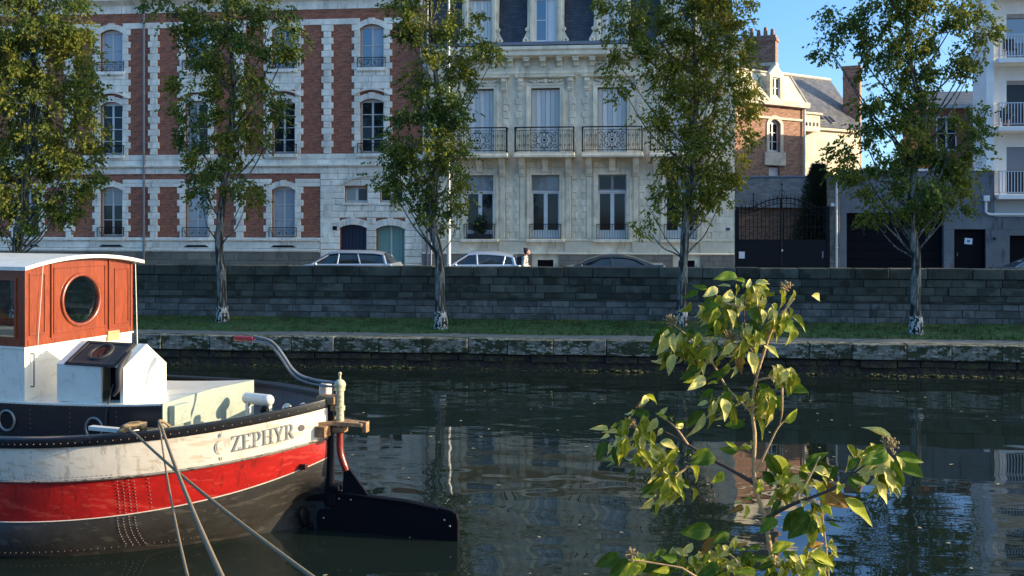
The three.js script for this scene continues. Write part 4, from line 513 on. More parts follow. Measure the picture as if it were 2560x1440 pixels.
// ---------------------------------------------------------------- the barge: local x points aft, z to port (towards us), origin at the sternpost on the waterline
const BOAT = new THREE.Matrix4().compose(V(-4.13, 0, -14.06), new THREE.Quaternion().setFromAxisAngle(V(0, 1, 0), -13.8 * Math.PI / 180), V(1, 1, 1));
const onBoat = (x, y, z) => V(x, y, z).applyMatrix4(BOAT);
{
  const boat = thing('canal_barge', 'old steel canal barge with white, red and black hull and varnished wheelhouse', 'boat', [-4.13, 0, -14.06], -13.8 * Math.PI / 180);
  const paint = (c, amp, worn, wornAmt, o = {}) => phy({ map: tex(512, 512, (u, v) => { const n = fbm(u, v, 8, 5, 0.6), s = sstep(0.58, 0.72, fbm(u * 0.25, v + u * 0.13, 28, 4, 0.6)), d = sstep(0.62, 0.78, fbm(u + 0.4, v * 0.3, 24, 4, 0.6)); return mix3(mix3(mulc(c, 1 - amp / 2 + amp * n), worn, s * wornAmt), mix3(mulc(c, 0.6), [0.42, 0.26, 0.14], 0.35 * vn(u * 9, v * 3, 9)), d * wornAmt * 0.9); }, o.size || 1.7), roughness: o.rough ?? 0.38, clearcoat: o.coat ?? 0.4, clearcoatRoughness: 0.25, bumpMap: grain, bumpScale: 0.0015 });
  const cream = paint([0.88, 0.84, 0.76], 0.12, [0.66, 0.54, 0.40], 0.32), red = paint([0.68, 0.11, 0.085], 0.30, [0.80, 0.34, 0.27], 0.5, { size: 1.3 }), hullBlack = paint([0.20, 0.19, 0.175], 0.45, [0.36, 0.34, 0.30], 0.55, { rough: 0.5, size: 1.2 }), tar = paint([0.085, 0.085, 0.095], 0.4, [0.25, 0.25, 0.26], 0.3, { size: 0.9 }), white = paint([0.89, 0.87, 0.81], 0.08, [0.66, 0.62, 0.55], 0.2), pgrey = paint([0.61, 0.645, 0.59], 0.08, [0.52, 0.52, 0.48], 0.2), deckm = paint([0.36, 0.37, 0.37], 0.25, [0.25, 0.22, 0.2], 0.4), rust = paint([0.60, 0.47, 0.33], 0.5, [0.36, 0.20, 0.10], 0.75, { rough: 0.8, coat: 0, size: 0.5 }), blk = phy({ color: lin(0.006, 0.006, 0.008), roughness: 0.5, specularIntensity: 0.3 });  // pale streaks on red and black: scratches plus painted-in light off the water
  const woodTex = (a, b) => tex(512, 512, (u, v) => { const g = fbm(u * 1, v * 0.12, 48, 4, 0.6), w = fbm(u, v * 0.2, 10, 3), f = vn(u * 256, v * 12, 256); return mulc(mix3(a, b, clamp(g * 0.9 + w * 0.35 - 0.1)), 0.88 + 0.2 * f); }, 1.1);
  const wood = phy({ map: woodTex([0.42, 0.165, 0.065], [0.60, 0.27, 0.115]), roughness: 0.35, clearcoat: 0.7, clearcoatRoughness: 0.18, bumpMap: grain, bumpScale: 0.001 }), teak = phy({ map: woodTex([0.13, 0.125, 0.12], [0.24, 0.23, 0.22]), roughness: 0.6 });
  const taper = (u) => (u > 10 ? Math.sqrt(Math.max(0, 1 - Math.pow((u - 10) / 4.2, 2))) : 1);
  const top = (u) => { return 2.62 * Math.sin(Math.PI / 2 * Math.pow(clamp((u - 0.02) / 4.0), 0.8)) * taper(u); }, wl = (u) => 2.62 * Math.sin(Math.PI / 2 * Math.pow(clamp((u - 0.45) / 3.8), 0.95)) * taper(u);
  const yT = (u) => 1.55 + 0.35 * Math.exp(-u / 1.5) + (u > 8 ? 0.02 * (u - 8) ** 2 : 0), yC = (u) => 1.0 + 0.35 * Math.exp(-u / 1.3) + (u > 8 ? 0.015 * (u - 8) ** 2 : 0), yR = (u) => 0.46 + 0.62 * Math.exp(-u / 1.1), yK = (u) => 0.5 * sstep(1.15, 0.15, u);
  const us = []; for (let i = 0; i <= 46; i++) us.push(0.02 + 5.83 * (1 - Math.cos(i / 46 * Math.PI / 2))); for (let i = 1; i <= 26; i++) us.push(5.85 + 8.34 * i / 26);
  const grid = (f, n) => { // both sides; f(u, w) -> [halfbreadth, y]
    const P = [], I = []; for (const s of [1, -1]) { const b = P.length / 3; us.forEach((u) => { for (let k = 0; k <= n; k++) { const [v, y] = f(u, k / n); P.push(-u, y, s * v); } }); for (let i = 0; i < us.length - 1; i++) for (let k = 0; k < n; k++) { const a = b + i * (n + 1) + k, c = a + n + 1; s > 0 ? I.push(a, a + 1, c, a + 1, c + 1, c) : I.push(a, c, a + 1, a + 1, c, c + 1); } }
    const g = new THREE.BufferGeometry(); g.setAttribute('position', new THREE.Float32BufferAttribute(P, 3)); g.setIndex(I); g.computeVertexNormals(); return g; };
  const vC = (u) => Math.max(0, top(u) * 0.988), vR = (u) => lerp(top(u), wl(u), 0.22);
  const up = (u, w) => [lerp(top(u), vC(u), w) + 0.012 * Math.sin(w * 3.14), lerp(yT(u) - 0.06, yC(u), w)];
  const lowf = (u, w) => { const y3 = yK(u), q = w < 0.8 ? w / 0.8 : 1 + (w - 0.8) / 0.2 * 0.35, v3 = wl(u) + 0.035 * (u < 0.6 ? 1 : 1); if (q > 1) return [v3 * (1 - 0.5 * (q - 1)), y3 - 0.5 * (q - 1) / 0.35]; return [lerp(vR(u), v3, Math.pow(q, 1.15)) + 0.06 * Math.sin(q * 3.14) * clamp(top(u)), lerp(yR(u), y3, q)]; };
  mesh('upper_strake', grid(up, 6), cream, boat); mesh('red_strake', grid((u, w) => [lerp(vC(u) - 0.012, vR(u), w) + 0.01 * Math.sin(w * 3.14), lerp(yC(u), yR(u), w)], 5), red, boat); mesh('lower_hull', grid(lowf, 14), hullBlack, boat);
  mesh('rubbing_band', grid((u, w) => { const a = w * 6.283; return [vC(u) + 0.012 + 0.022 * Math.cos(a), yC(u) + 0.022 * Math.sin(a)]; }, 6), paint([0.56, 0.53, 0.48], 0.3, [0.2, 0.14, 0.1], 0.8, { size: 0.7 }), boat);
  mesh('boot_line', grid((u, w) => { const a = w * 6.283; return [vR(u) + 0.004 + 0.008 * Math.cos(a), yR(u) + 0.009 * Math.sin(a)]; }, 5), cream, boat);
  mesh('gunwale', grid((u, w) => { const c = [[0.03, -0.115], [0.045, -0.09], [0.045, 0.0], [0.03, 0.02], [-0.09, 0.02], [-0.10, 0.0], [-0.10, -0.08]], k = Math.min(5.999, w * 6), i = Math.floor(k), f = k - i; return [Math.max(0, top(u) + lerp(c[i][0], c[i + 1][0], f)), yT(u) + lerp(c[i][1], c[i + 1][1], f)]; }, 12), tar, boat);
  mesh('bulwark_lining', grid((u, w) => [Math.max(0, top(u) - 0.05), yT(u) - 0.02 - 0.42 * w], 2), deckm, boat);
  mesh('deck', grid((u, w) => [Math.max(0, top(u) - 0.05) * (1 - w), yT(u) - 0.40 + 0.04 * w], 4), deckm, boat);
  mesh('sternpost', [rbox(-0.1, 0.0, 0.34, 1.85, -0.07, 0.07, 0.02), plate([[-0.62, 0.42], [-0.02, 0.5], [-0.02, 1.5], [-0.15, 1.5], [-0.35, 0.95], [-0.62, 0.6]], null, -0.04, 0.04), plate([[-1.3, -0.4], [-1.0, -0.4], [-0.75, 0.18], [-0.45, 0.40], [-0.02, 0.42], [-0.02, 0.54], [-0.75, 0.5], [-1.3, 0.15]], null, -0.05, 0.05)], blk, boat);
  mesh('propeller', [bar([-0.62, 0.02, 0], [-0.3, 0.02, 0], 0.07, 10), ...[0, 1, 2, 3].map((k) => new THREE.SphereGeometry(0.17, 8, 6).scale(0.25, 1, 0.7).translate(0, 0.2, 0).rotateX(k * 1.571 + 0.6).translate(-0.4, 0.02, 0))], blk, boat);
  // rivets
  const rv = [], dome = (r) => new THREE.SphereGeometry(r, 5, 3, 0, 6.283, 0, 1.571), dm = dome(0.0095), dms = dome(0.007), putR = (u, v, y, g = dm) => { rv.push(g.clone().rotateX(1.571).rotateY(Math.atan2(0, 1) + Math.atan2((top(u + 0.05) - top(u - 0.05)), 0.1) * 1).translate(-u, y, v)); };
  for (let u = 0.1; u < 6; u += 0.085) putR(u, top(u) + 0.044, yT(u) - 0.06);
  for (let k = 0; k < 4; k++) for (let j = 0; j < 11; j++) { const u = 2.05 - k * 0.06, w = (j + 0.5 * (k % 2)) / 11; putR(u, lerp(vC(u), vR(u), w) + 0.006, lerp(yC(u), yR(u), w)); const l = lowf(u + 0.03, w * 0.62 + 0.04); putR(u + 0.03, l[0] + 0.004, l[1]); }
  for (let j = 0; j < 9; j++) { putR(1.72, lerp(vC(1.72), vR(1.72), j / 9) + 0.006, lerp(yC(1.72), yR(1.72), j / 9)); putR(0.78 + 0.05 * (j % 2), lerp(vC(0.78), vR(0.78), j / 9) + 0.006, lerp(yC(0.78), yR(0.78), j / 9), dms); }
  for (let j = 0; j < 6; j++) for (const u of [3.05, 5.1]) putR(u, up(u, (j + 0.5) / 7)[0] + 0.003, up(u, (j + 0.5) / 7)[1]);
  for (let u = 2.1; u < 5; u += 0.055) putR(u, vC(u) + 0.006, yC(u) + 0.045, dms);
  for (let u = 1.4; u < 6; u += 0.07) { const l = lowf(u, 0.66); putR(u, l[0] + 0.005, l[1], dms); const m = lowf(u, 0.70); putR(u + 0.03, m[0] + 0.005, m[1], dms); }
  // trunk cabin
  const HW = 1.1, tT = (u) => 1.69 + 0.19 * Math.exp(-(u - 2.1) / 2), TA = 2.1, TF = 12.5;
  { const P = [], n = 24; const side = [], topq = []; for (let i = 0; i < n; i++) { const u0 = lerp(TA, TF, i / n), u1 = lerp(TA, TF, (i + 1) / n); for (const s of [1, -1]) side.push([[-u0, 1.1, s * HW], [-u1, 1.1, s * HW], [-u1, tT(u1), s * HW], [-u0, tT(u0), s * HW]]); topq.push([[-u0, tT(u0) + 0.001, HW + 0.02], [-u1, tT(u1) + 0.001, HW + 0.02], [-u1, tT(u1) + 0.035, 0], [-u0, tT(u0) + 0.035, 0]], [[-u0, tT(u0) + 0.035, 0], [-u1, tT(u1) + 0.035, 0], [-u1, tT(u1) + 0.001, -HW - 0.02], [-u0, tT(u0) + 0.001, -HW - 0.02]], [[-u0, tT(u0) + 0.001, HW + 0.02], [-u1, tT(u1) + 0.001, HW + 0.02], [-u1, tT(u1) - 0.025, HW + 0.02], [-u0, tT(u0) - 0.025, HW + 0.02]]); }
    for (const q of [0, 1]) mesh('cabin_side', tri(side.filter((_, i) => i % 2 === q)), tar, boat); mesh('cabin_top', tri(topq), white, boat);
    mesh('cabin_end', plate([[-HW, 1.1], [HW, 1.1], [HW, tT(TA)], [0, tT(TA) + 0.035], [-HW, tT(TA)]], null, -0.02, 0.0).rotateY(Math.PI / 2).translate(-TA + 0.012, 0, 0), pgrey, boat);
    for (const x of [-3.29, -4.94, -6.8]) { const p = mesh('porthole', [new THREE.TorusGeometry(0.15, 0.02, 6, 24).translate(x, 1.45, HW + 0.015)], std({ color: lin(0.32, 0.30, 0.27), roughness: 0.35, metalness: 0.6 }), boat); mesh('pane', new THREE.CylinderGeometry(0.14, 0.14, 0.01, 20).rotateX(1.571).translate(x, 1.45, HW + 0.008), M.glass, p); }
    for (let u = TA + 0.05; u < 6; u += 0.075) rv.push(dms.clone().rotateX(1.571).translate(-u, tT(u) - 0.045, HW)); for (const u of [2.9, 3.75, 4.5]) for (let j = 0; j < 6; j++) rv.push(dm.clone().rotateX(1.571).translate(-u, 1.36 + j * 0.07, HW)); }
  const rvm = mesh('rivets', rv, std({ color: lin(0.20, 0.13, 0.11), roughness: 0.5 }), boat); rvm.userData = { kind: 'stuff' };
  mesh('toe_board', [rbox(-2.95, -2.15, 1.54, 1.60, 1.5, 1.6, 0.01), rbox(-6.6, -4.35, 1.56, 1.62, 2.2, 2.35, 0.01)], white, boat);
  // wheelhouse
  const A = -4.65, Fw = -8.4, z0 = -1.24, z1 = 1.06, wb = 2.56, wt = 3.74, base = tT(4.65);
  const crown = (z) => 0.11 * (1 - Math.pow((z - (z0 + z1) / 2) / ((z1 - z0) / 2), 2)), arcP = []; for (let i = 0; i <= 16; i++) { const z = lerp(z1, z0, i / 16); arcP.push([z, wt + crown(z)]); }
  const toAft = (g, x) => g.rotateY(Math.PI / 2).translate(x, 0, 0); // plate drawn with (-z, y)
  const wc = -0.07, wy = 3.19, wr = 0.39, circ = (r, n = 36) => Array.from({ length: n }, (_, k) => [-wc + r * Math.cos(k / n * 6.2832), wy + r * Math.sin(k / n * 6.2832)]);
  const flip = (pts) => pts.map(([z, y]) => [-z, y]);
  mesh('wheelhouse_base', [box(Fw, A, base - 0.05, wb, z0, z1), box(Fw, A + 0.02, wb - 0.03, wb - 0.002, z0 - 0.02, z1 + 0.02)], white, boat);
  const wh = mesh('wheelhouse', [toAft(plate(flip([[z1, wb], ...arcP, [z0, wb]]), [circ(wr)], -0.05, 0), A)], wood, boat);
  const pw = [-6.55, -4.84, 2.70, 3.56];
  mesh('side_panel', [plate(rect(Fw, A - 0.06, wb, wt), [rect(...pw), rect(-8.2, -6.75, 2.7, 3.56)], z1 - 0.05, z1), plate(rect(Fw, A - 0.06, wb, wt), [rect(...pw), rect(-8.2, -6.75, 2.7, 3.56)], z0, z0 + 0.05), box(Fw, Fw + 0.05, wb, wt, z0 + 0.06, z1 - 0.06)], wood, boat);
  const ws = mesh('side_window', [plate(rect(pw[0] - 0.04, pw[1] + 0.04, pw[2] - 0.04, pw[3] + 0.04), [rect(...pw)], z1, z1 + 0.02), plate(rect(-8.24, -6.71, 2.66, 3.6), [rect(-8.2, -6.75, 2.7, 3.56)], z1, z1 + 0.02)], wood, boat); const clear = phy({ color: lin(0.85, 0.9, 0.9), roughness: 0.02, transmission: 1, thickness: 0, ior: 1.5 }); pane(ws, pw[0], pw[1], pw[2], pw[3], z1 - 0.02, clear); pane(ws, -8.2, -6.75, 2.7, 3.56, z1 - 0.02, clear); for (const [a, b] of [[pw[0], pw[1]], [-8.2, -6.75]]) pane(ws, a, b, pw[2], pw[3], z0 + 0.02, clear);
  const rw = mesh('round_window', new THREE.TorusGeometry(wr + 0.012, 0.03, 8, 40).rotateY(Math.PI / 2).translate(A + 0.012, wy, wc), wood, boat); mesh('pane', new THREE.CylinderGeometry(wr, wr, 0.01, 36).rotateZ(Math.PI / 2).translate(A - 0.03, wy, wc), clear, rw);
  // raised mouldings of the aft face
  const strip = (za, zb, ya, yb, t = 0.016) => rbox(A - 0.002, A + t, ya, yb, Math.min(za, zb), Math.max(za, zb), 0.005);
  const frame = (za, zb, ya, yb, w = 0.028) => [strip(za, zb, ya, ya + w), strip(za, zb, yb - w, yb), strip(za, za + w, ya + w, yb - w), strip(zb - w, zb, ya + w, yb - w)];
  mesh('panel_moulding', [...frame(0.66, 0.98, 2.72, 3.66), ...frame(-0.62, 0.50, 2.70, 3.74), ...frame(-1.17, -0.82, 2.72, 3.66)], wood, boat);
  mesh('corner_post', [rbox(A - 0.05, A + 0.02, wb, wt, z1 - 0.045, z1 + 0.012, 0.012), rbox(A - 0.05, A + 0.02, wb, wt, z0 - 0.012, z0 + 0.045, 0.012), strip(0.535, 0.565, wb + 0.05, wt + 0.08, 0.03), strip(-0.70, -0.672, wb + 0.05, wt + 0.06, 0.03), strip(z0 + 0.05, z1 - 0.05, wb + 0.0, wb + 0.09, 0.02)], wood, boat);
  { const o = [], i2 = []; for (let i = 0; i <= 20; i++) { const z = lerp(z1 + 0.13, z0 - 0.13, i / 20), y = wt + 0.01 + 0.112 * (1 - Math.pow((z - (z0 + z1) / 2) / ((z1 - z0) / 2), 2)); o.push([-z, y + 0.045]); i2.push([-z, y]); } mesh('wheelhouse_roof', plate([...i2, ...o.reverse()], null, Fw - 0.2, A + 0.16, 0.006).rotateY(Math.PI / 2), white, boat); }
  mesh('hand_rail', [bar([A + 0.06, 2.45, 0.94], [A + 0.06, 1.95, 0.94], 0.012, 6), bar([A, 2.45, 0.94], [A + 0.06, 2.45, 0.94], 0.012, 6), bar([A, 1.95, 0.94], [A + 0.06, 1.95, 0.94], 0.012, 6)], M.zinc, boat);
  mesh('wood_chock', rbox(A, A + 0.05, 2.46, 2.62, -0.90, -0.63, 0.01), paint([0.72, 0.60, 0.42], 0.2, [0.5, 0.4, 0.3], 0.3), boat);
  mesh('stay_wire', [bar([A + 0.05, wt, z0 - 0.03], [A + 0.09, 1.9, z0 - 0.05], 0.007, 5), bar([A + 0.05, wt + 0.1, 0.75], [A + 0.03, 2.3, 0.86], 0.005, 4)], white, boat);
  // wheel and bench inside, seen through the round window
  mesh('steering_wheel', [new THREE.TorusGeometry(0.36, 0.025, 6, 28), ...[0, 1, 2, 3].map((k) => bar([-0.42 * Math.cos(k * 0.785), -0.42 * Math.sin(k * 0.785), 0], [0.42 * Math.cos(k * 0.785), 0.42 * Math.sin(k * 0.785), 0], 0.012, 5))].map((g) => g.rotateY(Math.PI / 2).translate(-7.2, 2.75, 0)), teak, boat);
  // companion hatch
  const hx0 = -4.1, hx1 = -2.9, hz0 = 0.06, hz1 = 0.99, hb = 1.78, he = 2.33, hr = 2.62, hm = 0.50;
  mesh('companion_hatch', [toAft(plate(flip([[hz1, hb], [hz1, he], [hm, hr], [hz0, he - 0.05], [hz0, hb]]), null, -0.03, 0.03), hx1), box(hx0, hx1 - 0.38, hb, he, hz1 - 0.03, hz1), box(hx0, hx1 - 0.04, hb, he - 0.05, hz0, hz0 + 0.03), box(hx0, hx0 + 0.03, hb, he, hz0 + 0.04, hz1 - 0.04), tri([[[hx0, hr, hm], [hx1, hr, hm], [hx1, he - 0.05, hz0], [hx0, he - 0.05, hz0]], [[hx0, he, hz0 + 0.01], [hx0, he, hz1], [hx0, hr, hm]], [[hx0, hr, hm], [hx1, hr, hm], [hx1, he, hz1], [hx0, he, hz1]]])], white, boat);
  { const n = V(0, hz1 - hm, hr - he).normalize(), c = V((hx0 + hx1) / 2 + 0.02, (he + hr) / 2, (hz1 + hm) / 2), L = Math.hypot(hr - he, hz1 - hm), ang = Math.atan2(hr - he, hz1 - hm); const lid = mesh('hatch_lid', [rbox(-0.46, 0.46, 0.004, 0.03, -L / 2 + 0.03, L / 2 + 0.02, 0.008), rbox(-0.44, -0.38, 0.03, 0.045, -L / 2 + 0.04, L / 2, 0.005), rbox(0.38, 0.44, 0.03, 0.045, -L / 2 + 0.04, L / 2, 0.005), rbox(-0.38, 0.38, 0.03, 0.04, L / 2 - 0.05, L / 2, 0.005), rbox(-0.38, 0.38, 0.03, 0.04, -L / 2 + 0.04, -L / 2 + 0.09, 0.005)], teak, boat); lid.position.copy(c); lid.rotation.x = ang; mesh('porthole', new THREE.TorusGeometry(0.17, 0.028, 8, 28).rotateX(1.571).translate(0, 0.035, 0), teak, lid); mesh('pane', new THREE.CylinderGeometry(0.16, 0.16, 0.02, 24).translate(0, 0.028, 0), M.glass, lid); }
  mesh('hatch_opening', [box(hx1 - 0.38, hx1 - 0.04, hb, he, hz1 - 0.22, hz1 - 0.2)], blk, boat); mesh('hatch_strap', [tube([[hx1 - 0.08, he + 0.2, 0.72], [hx1 - 0.02, he - 0.02, hz1 + 0.02], [hx1 - 0.02, he - 0.3, hz1 + 0.05], [hx1 - 0.1, hb + 0.15, hz1 + 0.06]], (t) => 0.02 + 0.03 * Math.sin(t * 3.1), 8, 16), tube([[hx1 - 0.1, 2.1, hz1 + 0.06], [hx1 - 0.14, 1.9, hz1 + 0.09], [hx1 - 0.17, 1.6, hz1 + 0.14], [hx1 - 0.17, 1.3, hz1 + 0.14]], 0.012, 5, 14)], teak, boat);
  // after deck gear
  const dk = yT(0.8) - 0.4;
  const tank = mesh('deck_tank', [new THREE.CapsuleGeometry(0.09, 0.42, 6, 14).rotateZ(1.571).rotateY(-0.15).translate(-1.55, 1.72, -0.42), box(-1.75, -1.7, dk, 1.66, -0.46, -0.38), box(-1.4, -1.35, dk, 1.66, -0.5, -0.42)], white, boat);
  mesh('bollard_pair', [cyl(0.05, 0.36, -0.75, dk, 0.02, 12), cyl(0.05, 0.36, -0.55, dk, -0.1, 12), new THREE.SphereGeometry(0.07, 10, 8).translate(-0.75, dk + 0.36, 0.02), new THREE.SphereGeometry(0.07, 10, 8).translate(-0.55, dk + 0.36, -0.1), bar([-0.88, dk + 0.2, 0.1], [-0.42, dk + 0.2, -0.18], 0.03, 8), rbox(-0.9, -0.4, dk - 0.01, dk + 0.03, -0.25, 0.15, 0.01)], paint([0.84, 0.80, 0.70], 0.15, [0.5, 0.4, 0.3], 0.5), boat);
  mesh('winch', [cyl(0.1, 0.28, -1.15, dk, 0.0, 12, 0.06), bar([-1.3, dk + 0.16, 0.1], [-1.0, dk + 0.16, -0.1], 0.05, 8), rbox(-1.35, -0.98, dk - 0.01, dk + 0.08, -0.2, 0.25, 0.02), new THREE.SphereGeometry(0.07, 8, 6).translate(-1.15, dk + 0.3, 0)], blk, boat);
  mesh('stern_chock', rbox(-0.28, -0.12, 1.9, 2.09, -0.22, -0.06, 0.05, 3), paint([0.86, 0.80, 0.72], 0.2, [0.5, 0.3, 0.2], 0.5), boat);
  mesh('deck_locker', [rbox(-2.1, -1.98, 1.55, 1.83, 0.62, 0.98, 0.01)], pgrey, boat);
  // tiller and rudder
  mesh('rudder_stock', [cyl(0.058, 0.70, 0.12, 1.42, 0, 14), cyl(0.075, 0.06, 0.12, 1.74, 0, 14), new THREE.SphereGeometry(0.085, 12, 8).translate(0.12, 2.10, 0), cyl(0.075, 0.1, 0.12, 2.02, 0, 12), cyl(0.018, 0.1, 0.12, 2.16, 0, 8), new THREE.SphereGeometry(0.028, 8, 6).translate(0.12, 2.26, 0)], paint([0.72, 0.70, 0.56], 0.2, [0.36, 0.30, 0.2], 0.6, { size: 0.5 }), boat);
  const til = [[0.1, 2.10, 0], [-0.12, 2.105, 0], [-0.36, 2.13, 0], [-0.55, 2.18, 0], [-0.68, 2.27, 0], [-0.80, 2.42, 0], [-0.90, 2.54, 0], [-1.02, 2.64, 0], [-1.18, 2.69, 0], [-1.34, 2.705, 0]], T2 = paint([0.42, 0.43, 0.44], 0.25, [0.25, 0.24, 0.23], 0.5);
  mesh('tiller', [tube(til.map((p) => [p[0], p[1] + 0.025, 0.0]), (t) => 0.025, 8, 50), tube(til.map((p) => [p[0], p[1] - 0.03, 0.02]), (t) => 0.018 + 0.006 * t, 8, 50)], T2, boat); mesh('tiller_grip', rbox(-1.66, -1.33, 2.665, 2.735, -0.04, 0.05, 0.015), paint([0.62, 0.14, 0.13], 0.3, [0.8, 0.5, 0.45], 0.4, { size: 0.4 }), boat);
  mesh('stern_bracket', [plate([[-0.32, -0.3], [0.1, -0.12], [0.5, -0.08], [0.56, -0.02], [0.56, 0.02], [0.5, 0.1], [0.12, 0.14], [-0.3, 0.32]], [[[0.4, -0.03], [0.5, -0.03], [0.5, 0.03], [0.4, 0.03]]], -0.025, 0.025).rotateX(-1.571).translate(0, 1.56, 0), rbox(0.03, 0.21, 1.42, 1.5, -0.09, 0.09, 0.02), rbox(-0.16, 0.2, 1.46, 1.54, -0.05, 0.05, 0.01), rbox(0.5, 0.57, 1.45, 1.60, -0.05, 0.05, 0.01), rbox(-0.24, 0.02, 1.38, 1.535, 0.08, 0.26, 0.01)], rust, boat);
  mesh('upper_gudgeon', [rbox(-0.12, 0.1, 1.72, 1.82, -0.06, 0.06, 0.02), rbox(-0.22, 0.08, 1.82, 1.94, -0.1, 0.1, 0.02)], rust, boat);
  mesh('rudder_shaft', tube([[0.12, 1.44, 0], [0.12, 1.2, 0], [0.14, 1.08, 0], [0.19, 0.95, 0], [0.21, 0.88, -0.02]], 0.05, 10, 20), paint([0.50, 0.17, 0.13], 0.3, [0.3, 0.16, 0.1], 0.5, { size: 0.4 }), boat);
  const rud = new THREE.Matrix4().makeRotationY(0.11); const RB = [[-0.02, 0.56], [0.35, 0.545], [0.75, 0.52], [1.15, 0.50], [1.6, 0.435], [1.8, 0.40], [1.87, 0.36], [1.89, 0.28], [1.89, -0.9], [-0.2, -0.9], [-0.23, 0.2], [-0.19, 0.28], [-0.1, 0.30], [-0.02, 0.30]];
  mesh('rudder_blade', [plate(RB, null, -0.035, 0.035, 0.012), plate([[0.18, 0.93], [0.24, 0.93], [0.55, 0.545], [0.16, 0.555]], null, -0.02, 0.02), plate([[-0.02, 0.56], [0.35, 0.545], [0.75, 0.525], [1.15, 0.50], [1.6, 0.435], [1.6, 0.405], [1.15, 0.47], [0.75, 0.495], [0.35, 0.515], [-0.02, 0.53]], null, -0.06, 0.06), rbox(-0.06, 0.06, 0.36, 0.60, -0.06, 0.06, 0.015)].map((g) => g.applyMatrix4(rud)), blk, boat);
  { const q = []; for (const [x, y] of [[0.12, 0.47], [-0.12, 0.18], [1.78, 0.2], [1.7, 0.28], [0.3, 0.47]]) q.push(dome(0.018).rotateX(1.571).translate(x, y, 0.047)); mesh('rudder_bolts', q.map((g) => g.applyMatrix4(rud)), M.zinc, boat); mesh('rudder_pintle', [rbox(-0.04, 0.14, 0.58, 0.66, -0.08, 0.08, 0.02)], blk, boat); }
  mesh('hull_anode', rbox(-0.16, 0.02, -0.04, 0.04, -0.04, 0.03, 0.01), paint([0.25, 0.08, 0.06], 0.3, [0.2, 0.1, 0.08], 0.5), boat).position.set(-0.22, 0.98, 0.38);
  { const u = 0.05; const p = mesh('hawse_pipe', [new THREE.CylinderGeometry(0.045, 0.045, 0.03, 14).rotateX(1.571).rotateY(0.95)], std({ color: lin(0.10, 0.09, 0.085), roughness: 0.6 }), boat); p.position.set(-0.255, 1.54, top(0.255) + 0.0); }
  // name on the quarter, wrapped on the plating
  const font = await new FontLoader().loadAsync('fonts/droid/droid_serif_regular.typeface.json');
  const arc = []; { let s = 0, pu = 0.02; for (let u = 0.02; u < 2.2; u += 0.004) { s += Math.hypot(u - pu, top(u) - top(pu)); pu = u; arc.push([s, u]); } }
  const uOf = (s) => { let a = 0, b = arc.length - 1; while (b - a > 1) { const m = (a + b) >> 1; arc[m][0] < s ? (a = m) : (b = m); } return arc[a][1]; }, sOf = (u) => arc.find((q) => q[1] >= u)[0];
  const wrap = (g, s0, size, lift) => { const p = g.attributes.position; for (let i = 0; i < p.count; i++) { const u = uOf(s0 - p.getX(i)), y = yC(u) + lift + p.getY(i) * 1, d = 0.012 + p.getZ(i), n = V(-(top(u + 0.01) - top(u - 0.01)) / 0.02, 0, 1); n.set((top(u + 0.01) - top(u - 0.01)) / 0.02, 0, 1).normalize(); const w = clamp((yT(u) - 0.06 - y) / (yT(u) - 0.06 - yC(u))), v = up(u, w)[0]; p.setXYZ(i, -u + n.x * d, y, v + n.z * d); } g.computeVertexNormals(); return g; };
  const letters = new TextGeometry('ZEPHYR', { font, size: 0.205, depth: 0.003, curveSegments: 3, bevelEnabled: false }); letters.computeBoundingBox(); const tw = letters.boundingBox.max.x, sL = sOf(0.885), sR = sOf(0.315); letters.scale((sL - sR) / tw, 1.06, 1);
  const ink = std({ color: lin(0.22, 0.215, 0.20), roughness: 0.6 }); const tess = (g) => g; mesh('name_lettering', wrap(tess(letters), sL, 0.2, 0.135), ink, boat);
  const orn = []; const C = []; for (let k = 0; k <= 20; k++) { const a = 1.9 + k / 20 * 2.5; C.push([0.07 * Math.cos(a), 0.13 + 0.1 * Math.sin(a)]); } { const q = [], o = C.map(([x, y], i) => [x - 0.006 - 0.012 * Math.sin(i / 20 * 3.14), y]); q.push(plate([...C, ...o.reverse()], null, 0, 0.003)); q.push(plate([[-0.03, 0.26], [-0.015, 0.27], [-0.01, 0.33], [-0.035, 0.30]], null, 0, 0.003), plate([[-0.03, 0.0], [-0.015, -0.01], [-0.01, -0.06], [-0.03, -0.03]], null, 0, 0.003)); orn.push(...q); }
  mesh('name_ornament', wrap(merge(orn), sOf(0.975), 0.2, 0.10), ink, boat);
}
